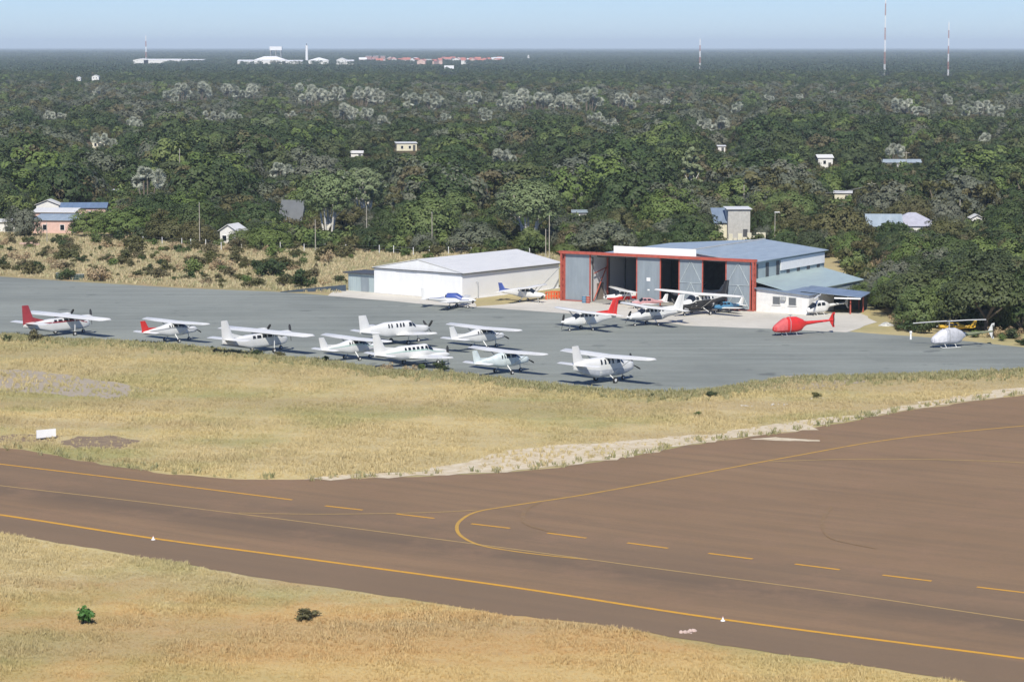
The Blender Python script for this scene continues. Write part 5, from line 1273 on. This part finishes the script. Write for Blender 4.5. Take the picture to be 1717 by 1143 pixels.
def plane(kind, x, y, head, label, fin_m=None, body_m=None, wing_m=None, belly=None, stripe=None, sc_=1., cover=None, pod=False, nb=None, name=None, ph=.3, rudder=None):
    S = SPEC[kind]; body_m = body_m or AW; wing_m = wing_m or AW; fin_m = fin_m or AW; gx = S['gx']
    pos = gp(x, y) if not isinstance(x, Vector) else x
    t = thing(name or ('twin_engine_plane' if len(S['props']) > 1 else 'light_plane'), label, 'airplane', pos, R(head), scale=sc_)
    sh = lambda q: q + gx
    B = Body([(sh(a), b, c, d) for a, b, c, d in S['body']], S['n'])
    m = MB(); B.mesh(m); fus = m.build('fuselage', body_m, t, True)
    # windows and windscreen
    x0, x1 = S['wind']; m = MB(); B.patch(m, sh(x0)-.02, sh(x1)-.05, 16, 164, .012, 3, 9); m.build('windshield', GLS, t, True)
    for a, b in S['doorw']:
        for s in (0, 1):
            m = MB(); lo, hi = (10, 46) if s == 0 else (170, 134)
            B.patch(m, sh(a), sh(b), lo, hi, .012, 1, 3, sh(a)-.03, sh(b)+.03); m.build('window', GLS, t, True)
    if belly:
        m = MB(); e = S['body']; B.patch(m, sh(e[1][0])-.02, sh(e[-2][0]), 184, 356, .014, 18, 8); m.build('belly_panel', belly, t, True)
    if stripe:
        for s in (0, 1):
            m = MB(); lo, hi = (2, 12) if s == 0 else (178, 168); B.patch(m, sh(S['body'][1][0])-.3, sh(S['body'][-2][0]), lo-6, hi-6, .013, 14, 1); m.build('stripe', stripe, t, True)
    if pod:
        m = MB(); P_ = Body([(sh(-1.5), .95, .75, .25), (sh(-1.9), 1.0, .5, .5), (sh(-7.2), 1.0, .5, .55), (sh(-8.2), 1.2, .95, .3)], 3.5); P_.mesh(m); m.build('cargo_pod', belly or body_m, t, True)
    span, le, wz, c0, c1, th, dih = S['wing']; secs = []
    for f in (-1, -.97, -.45, 0, .45, .97, 1):
        a = abs(f); c = c0 if a <= .45 else c0+(c1-c0)*(a-.45)/.55; c *= (.75 if a == 1 else 1)
        secs.append((f*span/2, sh(le) - (c0-c)*.25, wz + dih*a*span/2, c, th*(c/c0)*(.3 if a == 1 else 1)))
    wg = wing_mesh(secs).build('wing', wing_m, t, True)
    for s in (-1, 1):   # ailerons and flaps as lines proud of the surface
        m = MB(); zz = wz + dih*span*.36; m.box(sh(le)-c0*.985+.28, s*span*.25, zz-dih*span*.1+th*.36, sh(le)-c0*.985+.30, s*span*.47, zz+th*.2+.02) if False else m.tube((sh(le)-c0*.72, s*span*.12, wz+dih*span*.12+th*.50), (sh(le)-c0*.70, s*span*.46, wz+dih*span*.46+th*.42), .012, n=3)
        m.build('aileron_line', AGY, wg)
    f = S['fin']; m = fin_mesh([(z, sh(l), c, .11) for z, l, c in f]); fn = m.build('fin', fin_m, t, True)
    m = MB(); dx, dh = S['dors']; zt = B.at(sh(dx)); m.prism([(sh(dx), -.04, zt[0]+zt[1]-.05), (sh(f[1][1])-.3, -.04, f[1][0]-.15), (sh(f[1][1])-.35-.15*(f[2][0]-f[1][0]), -.04, f[1][0]+.45*(f[2][0]-f[1][0])*.6)], (0, .08, 0)); m.build('dorsal_fillet', fin_m, t)
    m = MB(); zb, zt_ = f[1][0], f[2][0]; m.prism([(sh(f[1][1])-f[1][2]+.02, -.03, zb), (sh(f[1][1])-f[1][2]*.62, -.075, zb), (sh(f[2][1])-f[2][2]*.62, -.075, zt_-.05), (sh(f[2][1])-f[2][2]+.02, -.03, zt_-.05)], (0, .15, 0)) if False else m.tube((sh(f[1][1])-f[1][2]*.62, .09, zb), (sh(f[2][1])-f[2][2]*.62, .09, zt_-.05), .012, n=3); m.build('rudder_line', AGY, fn)
    sp, sl, sz, s0, s1 = S['stab']
    wing_mesh([(q*sp/2, sh(sl)-(s0-(s0 if abs(q) < .1 else s1))*.3, sz, s0 if abs(q) < .1 else (s1 if abs(q) < 1 else s1*.7), .11 if abs(q) < 1 else .04) for q in (-1, -.95, 0, .95, 1)]).build('stabilizer', wing_m, t, True)
    twin = len(S['props']) > 1
    for px_, py_, pz, pr_ in S['props']:
        if twin:
            nl = 2.6 if kind == 'islander' else 3.4
            NB = Body([(sh(px_), pz+.25, pz-.22, .24), (sh(px_)-.15, pz+.34, pz-.33, .36), (sh(px_)-1.4, pz+.34, pz-.36, .38), (sh(px_)-nl, pz+.12, pz-.1, .12)], 2.6)
            m = MB(); r0 = [[(a, b+py_, c) for a, b, c in [NB.pt(xx, 2*math.pi*j/14) for j in range(14)]] for xx in np.linspace(sh(px_), sh(px_)-nl, 9)]; m.loft(r0); na = m.build('nacelle', body_m, t, True)
            m = MB(); m.box(sh(px_)-.01, py_-.2, pz-.02, sh(px_)+.02, py_+.2, pz+.14); m.build('air_intake', ABK, na)
            prop(t, sh(px_)+.02, py_, pz, pr_, nb or 2, ph + py_)
        else: prop(t, sh(px_)+.02, py_, pz, pr_, nb or (3 if kind in ('caravan', 'utility') else 2), ph)
    if not twin:
        m = MB(); bx = S['body'][1]; m.box(sh(bx[0])-.02, -.3, bx[2]+.1, sh(bx[0])+.05, .3, bx[2]+.24); m.build('air_intake', ABK, t)
        if kind in ('caravan', 'utility'):
            m = MB(); m.tube((sh(-1.1), .5, 1.15), (sh(-1.7), .72, .95), .13, .11, 8); m.build('exhaust_stack', AGY, t)
    mx, my, mr = S['main']
    for s in (-1, 1):
        if kind == 'islander': frm = (sh(mx)+.1, s*my, 2.1)
        elif S['wing'][2] < 1.5: frm = (sh(mx)+.1, s*my, wz)
        else: frm = (sh(mx)+.1, s*.45, .95 if kind != 'caravan' else 1.0)
        wheel(t, sh(mx), s*my, 0, mr, frm)
    nx, nr = S['nose']; wheel(t, sh(nx), 0, 0, nr, (sh(nx)-.15, 0, .95), .13)
    if S['strut']:
        sy, sxt, sxb, szb = S['strut']
        for s in (-1, 1):
            m = MB(); a = Vector((sh(sxb), s*.6, szb)); b = Vector((sh(sxt), s*sy, wz+dih*sy-.02)); d = (b-a).normalized(); q = Vector((1, 0, 0)); m.loft([[p+q*.09, p+Vector((0, 0, .025)), p-q*.09, p-Vector((0, 0, .025))] for p in (a, b)]); m.build('wing_strut', AW, t)
    if cover:
        m = MB(); B.patch(m, sh(S['wind'][0])+.1, sh(S['wind'][1])-1.4, 6, 174, .05, 5, 11); m.build('canopy_cover', cover, t, True)
    return t

plane('islander', 110, 561, 50, 'white twin with a tall red tail, leftmost whole plane of the parked row', fin_m=ADR, stripe=ADR, sc_=1.05)
plane('single', 290, 573, 50, 'small white high wing plane with a red tail on the apron left', fin_m=AR, stripe=AGY, sc_=1.08)
plane('islander', 442, 589, 50, 'all white high wing twin with a plain white tail and propellers above the wing', sc_=1.05)
plane('single', 592, 603, 46, 'white high wing plane with a cream tail partly behind the low wing twin', fin_m=AW, stripe=AGN, sc_=1.08)
plane('navajo', 697, 613, 39, 'white low wing twin with a row of six side windows and a pale green stripe', stripe=AGN, sc_=1.05)
plane('utility', 674, 576, 43, 'large white low wing plane with one black propeller behind the low wing twin', nb=4, ph=.7)
plane('single', 806, 585, 48, 'white high wing plane with dark windows, right of the large low wing one', sc_=1.12, stripe=AGY)
plane('single', 846, 626, 48, 'pale greenish white high wing plane just left of the big single nearest the camera', body_m=paint('faded_green_white', (.72, .80, .78), .5), fin_m=paint('faded_green_white', (.72, .80, .78), .5), sc_=1.08)
plane('bush', 1018, 640, 46, 'big white high wing plane with a black propeller, nearest and rightmost of the parked row', nb=3, ph=1.35, belly=paint('pale_grey_belly', (.55, .57, .60), .4))
plane('airvan', 982, 553, 214, 'white plane with a bright red tail and a row of dark windows facing left', fin_m=AR, ph=1.3, belly=AW)
plane('airvan', 1092, 545, 212, 'all white plane facing left just behind the red tailed one', sc_=1.02, belly=AGY, ph=.9)
plane('caravan', 1172, 527, 226, 'white plane with black belly pod and black tail in front of the open hangar', fin_m=ABK, belly=ABK, pod=True, stripe=ABK, nb=3)
plane('lowsingle', 762, 516, -18, 'low wing plane with a blue canopy cover in front of the white hangar', cover=ABL, stripe=ABL, sc_=1.1)
plane('single', 880, 506, -32, 'white high wing plane with a blue tail on the grass right of the white hangar', fin_m=ABL, sc_=.92)
plane('single', at_big(20.6, .3), 0, 198, 'small white and red plane parked inside the left bay of the open hangar', belly=AR, fin_m=AR, sc_=.9)
plane('single', at_big(13.2, -8), 0, 160, 'white plane deep inside the dark middle bay of the hangar', sc_=.95)
plane('lowsingle', at_big(15.5, 4.2), 0, 200, 'small pinkish red low plane in front of the door with two notices', body_m=paint('faded_pink_paint', (.55, .30, .30), .5), wing_m=AW, sc_=.8)
plane('lowsingle', at_big(3.0, 3.5), 0, 215, 'blue and white low plane behind the tail of the black bellied plane', body_m=paint('mid_blue_paint', (.08, .24, .40), .4), sc_=.8)
plane('islander', -92, 556, 45, 'white twin whose wing tip just reaches the left edge of the picture', sc_=1.05)

# helicopters: nose towards +x
def helicopter(pos, head, label, body_m, boom_m, blades=True, blade_deg=0., fin_m=None, windows=True, sc_=1., tilt=0., canvas=None):
    t = thing('helicopter', label, 'helicopter', pos, R(head), scale=sc_); fin_m = fin_m or body_m
    B = Body([(2.7, 1.15, .75, .12), (2.4, 1.45, .55, .45), (1.5, 2.05, .45, .72), (.8, 2.45, .42, .8), (-.9, 2.5, .42, .8), (-1.7, 2.3, .62, .66), (-2.2, 2.0, 1.1, .36), (-2.8, 1.85, 1.4, .2)], 3.0)
    m = MB(); B.mesh(m); fb = m.build('fuselage', body_m, t, True)
    if windows:
        m = MB(); B.patch(m, 2.35, 1.1, 12, 168, .013, 4, 11); m.build('windshield', GLS, t, True)
        for a, b in ((.9, .05), (-.15, -1.0)):
            for lo, hi in ((8, 46), (172, 134)):
                m = MB(); B.patch(m, a, b, lo, hi, .013, 2, 4); m.build('side_window', GLS, t, True)
    if canvas:
        m = MB(); B.patch(m, 2.62, .75, -25, 205, .03, 6, 15); m.build('canvas_cover', canvas, t, True)
        m = MB(); B.patch(m, .3, .22, -60, 240, .05, 1, 15); B.patch(m, -.9, -.98, -60, 240, .05, 1, 15) if False else None; m.build('cover_strap', AGY, t, True)
    C_ = Body([(.75, 2.35, 2.1, .2), (.3, 2.6, 2.05, .36), (-1.0, 2.58, 2.0, .38), (-2.1, 2.15, 1.8, .22)], 2.6); m = MB(); C_.mesh(m); m.build('engine_cowling', body_m, t, True)
    m = MB(); m.loft([[(x, math.cos(a)*r, z+math.sin(a)*r) for a in [j*.628 for j in range(10)]] for x, z, r in ((-2.5, 1.6, .3), (-4.5, 1.72, .19), (-7.0, 1.85, .12))]); bm_ = m.build('tail_boom', boom_m, t, True)
    m = MB(); m.prism([(-6.3, -.03, 1.9), (-6.9, -.03, 2.9), (-7.3, -.03, 2.95), (-7.05, -.03, 1.85), (-7.25, -.03, .85), (-6.95, -.03, .85)], (0, .08, 0)); m.build('fin', fin_m, bm_)
    m = MB(); m.box(-5.3, -1.0, 1.74, -4.9, 1.0, 1.79); m.build('stabilizer', boom_m, bm_)
    m = MB(); 
    for s in (-1, 1): m.prism([(-7.0, .16, 1.9), (-6.9, .16, 1.9 + s*.85), (-7.05, .16, 1.9+s*.85), (-7.12, .16, 1.9)], (0, .03, 0))
    m.tube((-7.0, -.02, 1.9), (-7.0, .2, 1.9), .05, n=6); m.build('tail_rotor', PROP, bm_)
    if blades:
        m = MB(); m.tube((-.1, 0, 2.5), (-.1, 0, 3.5), .09, .08, 8); m.box(-.4, -.14, 3.42, .2, .14, 3.6); ms = m.build('rotor_mast', AGY, t)
        for s in (0, 1):
            a = R(blade_deg + 180*s); m = MB(); d = Vector((math.cos(a), math.sin(a), 0)); n = Vector((-d.y, d.x, 0))*.17; rings = []
            for q, dz in ((.2, 0), (2.5, (.5-s)*tilt), (5.05, -.06+(1-2*s)*tilt)):
                p = Vector((-.1, 0, 3.52+dz)) + d*q; rings.append([p+n, p+Vector((0, 0, .07)), p-n, p-Vector((0, 0, .07))])
            m.loft(rings); m.build('rotor_blade', AW, ms)
    else:
        m = MB(); m.tube((-.1, 0, 2.5), (-.1, 0, 2.85), .07, .06, 8); m.box(-.35, -.1, 2.8, .15, .1, 2.9); m.build('rotor_mast', AGY, t)
    for s in (-1, 1):
        m = MB(); m.tube((-1.3, s*.95, .07), (1.5, s*.95, .07), .05, n=6); m.tube((1.5, s*.95, .07), (1.85, s*.95, .25), .05, n=6); m.build('skid', AW if body_m is not AR else AGY, t)
    m = MB()
    for x in (-.7, .9):
        for s in (-1, 1): m.tube((x, s*.95, .07), (x, s*.4, .62), .045, n=6)
    m.build('cross_tube', AW if body_m is not AR else AGY, t)
    return t
helicopter(gp(1324, 562), 204, 'bright red helicopter without rotor blades on the apron in front of the office', AR, AR, blades=False, windows=False, sc_=.95, canvas=paint('faded_red_canvas', (.66, .12, .12), .8, .1, 3))
CANV = paint('grey_white_canvas', (.50, .51, .54), .7, .15, 2.)
helicopter(gp(1590, 582), 204, 'grey white covered helicopter with two long rotor blades at the right of the apron', CANV, paint('olive_boom', (.22, .24, .14), .5), blade_deg=128, fin_m=AW, windows=False, sc_=.95, tilt=.5, canvas=paint('dull_white_canvas', (.68, .68, .70), .8, .12, 3))
helicopter(gp(1372, 528), 215, 'small white helicopter parked under the open shed', AW, AW, blades=True, blade_deg=40, sc_=.8)
plane('lowsingle', 1596, 557, 165, 'yellow light plane half hidden in the bushes behind the white helicopter', body_m=paint('yellow_paint', (.62, .38, .03), .5), fin_m=paint('yellow_paint', (.62, .38, .03), .5), wing_m=paint('yellow_paint', (.62, .38, .03), .5), sc_=.68)
#@@NEXT

# ---------------------------------------------------------------- the air
def haze():
    m = MB(); m.box(-41000, -41000, -1.0, 41000, 41000, 130.0)
    mt = bpy.data.materials.new('haze'); mt.use_nodes = True; n = mt.node_tree; n.nodes.clear()
    out = n.nodes.new('ShaderNodeOutputMaterial'); v = n.nodes.new('ShaderNodeVolumePrincipled'); v.inputs['Color'].default_value = (.74, .88, 1, 1)
    v.inputs['Density'].default_value = HAZE; v.inputs['Anisotropy'].default_value = -0.15
    n.links.new(v.outputs[0], out.inputs['Volume']); tag(m.build('haze', mt), kind='stuff')
HAZE = 6.6e-5
haze()
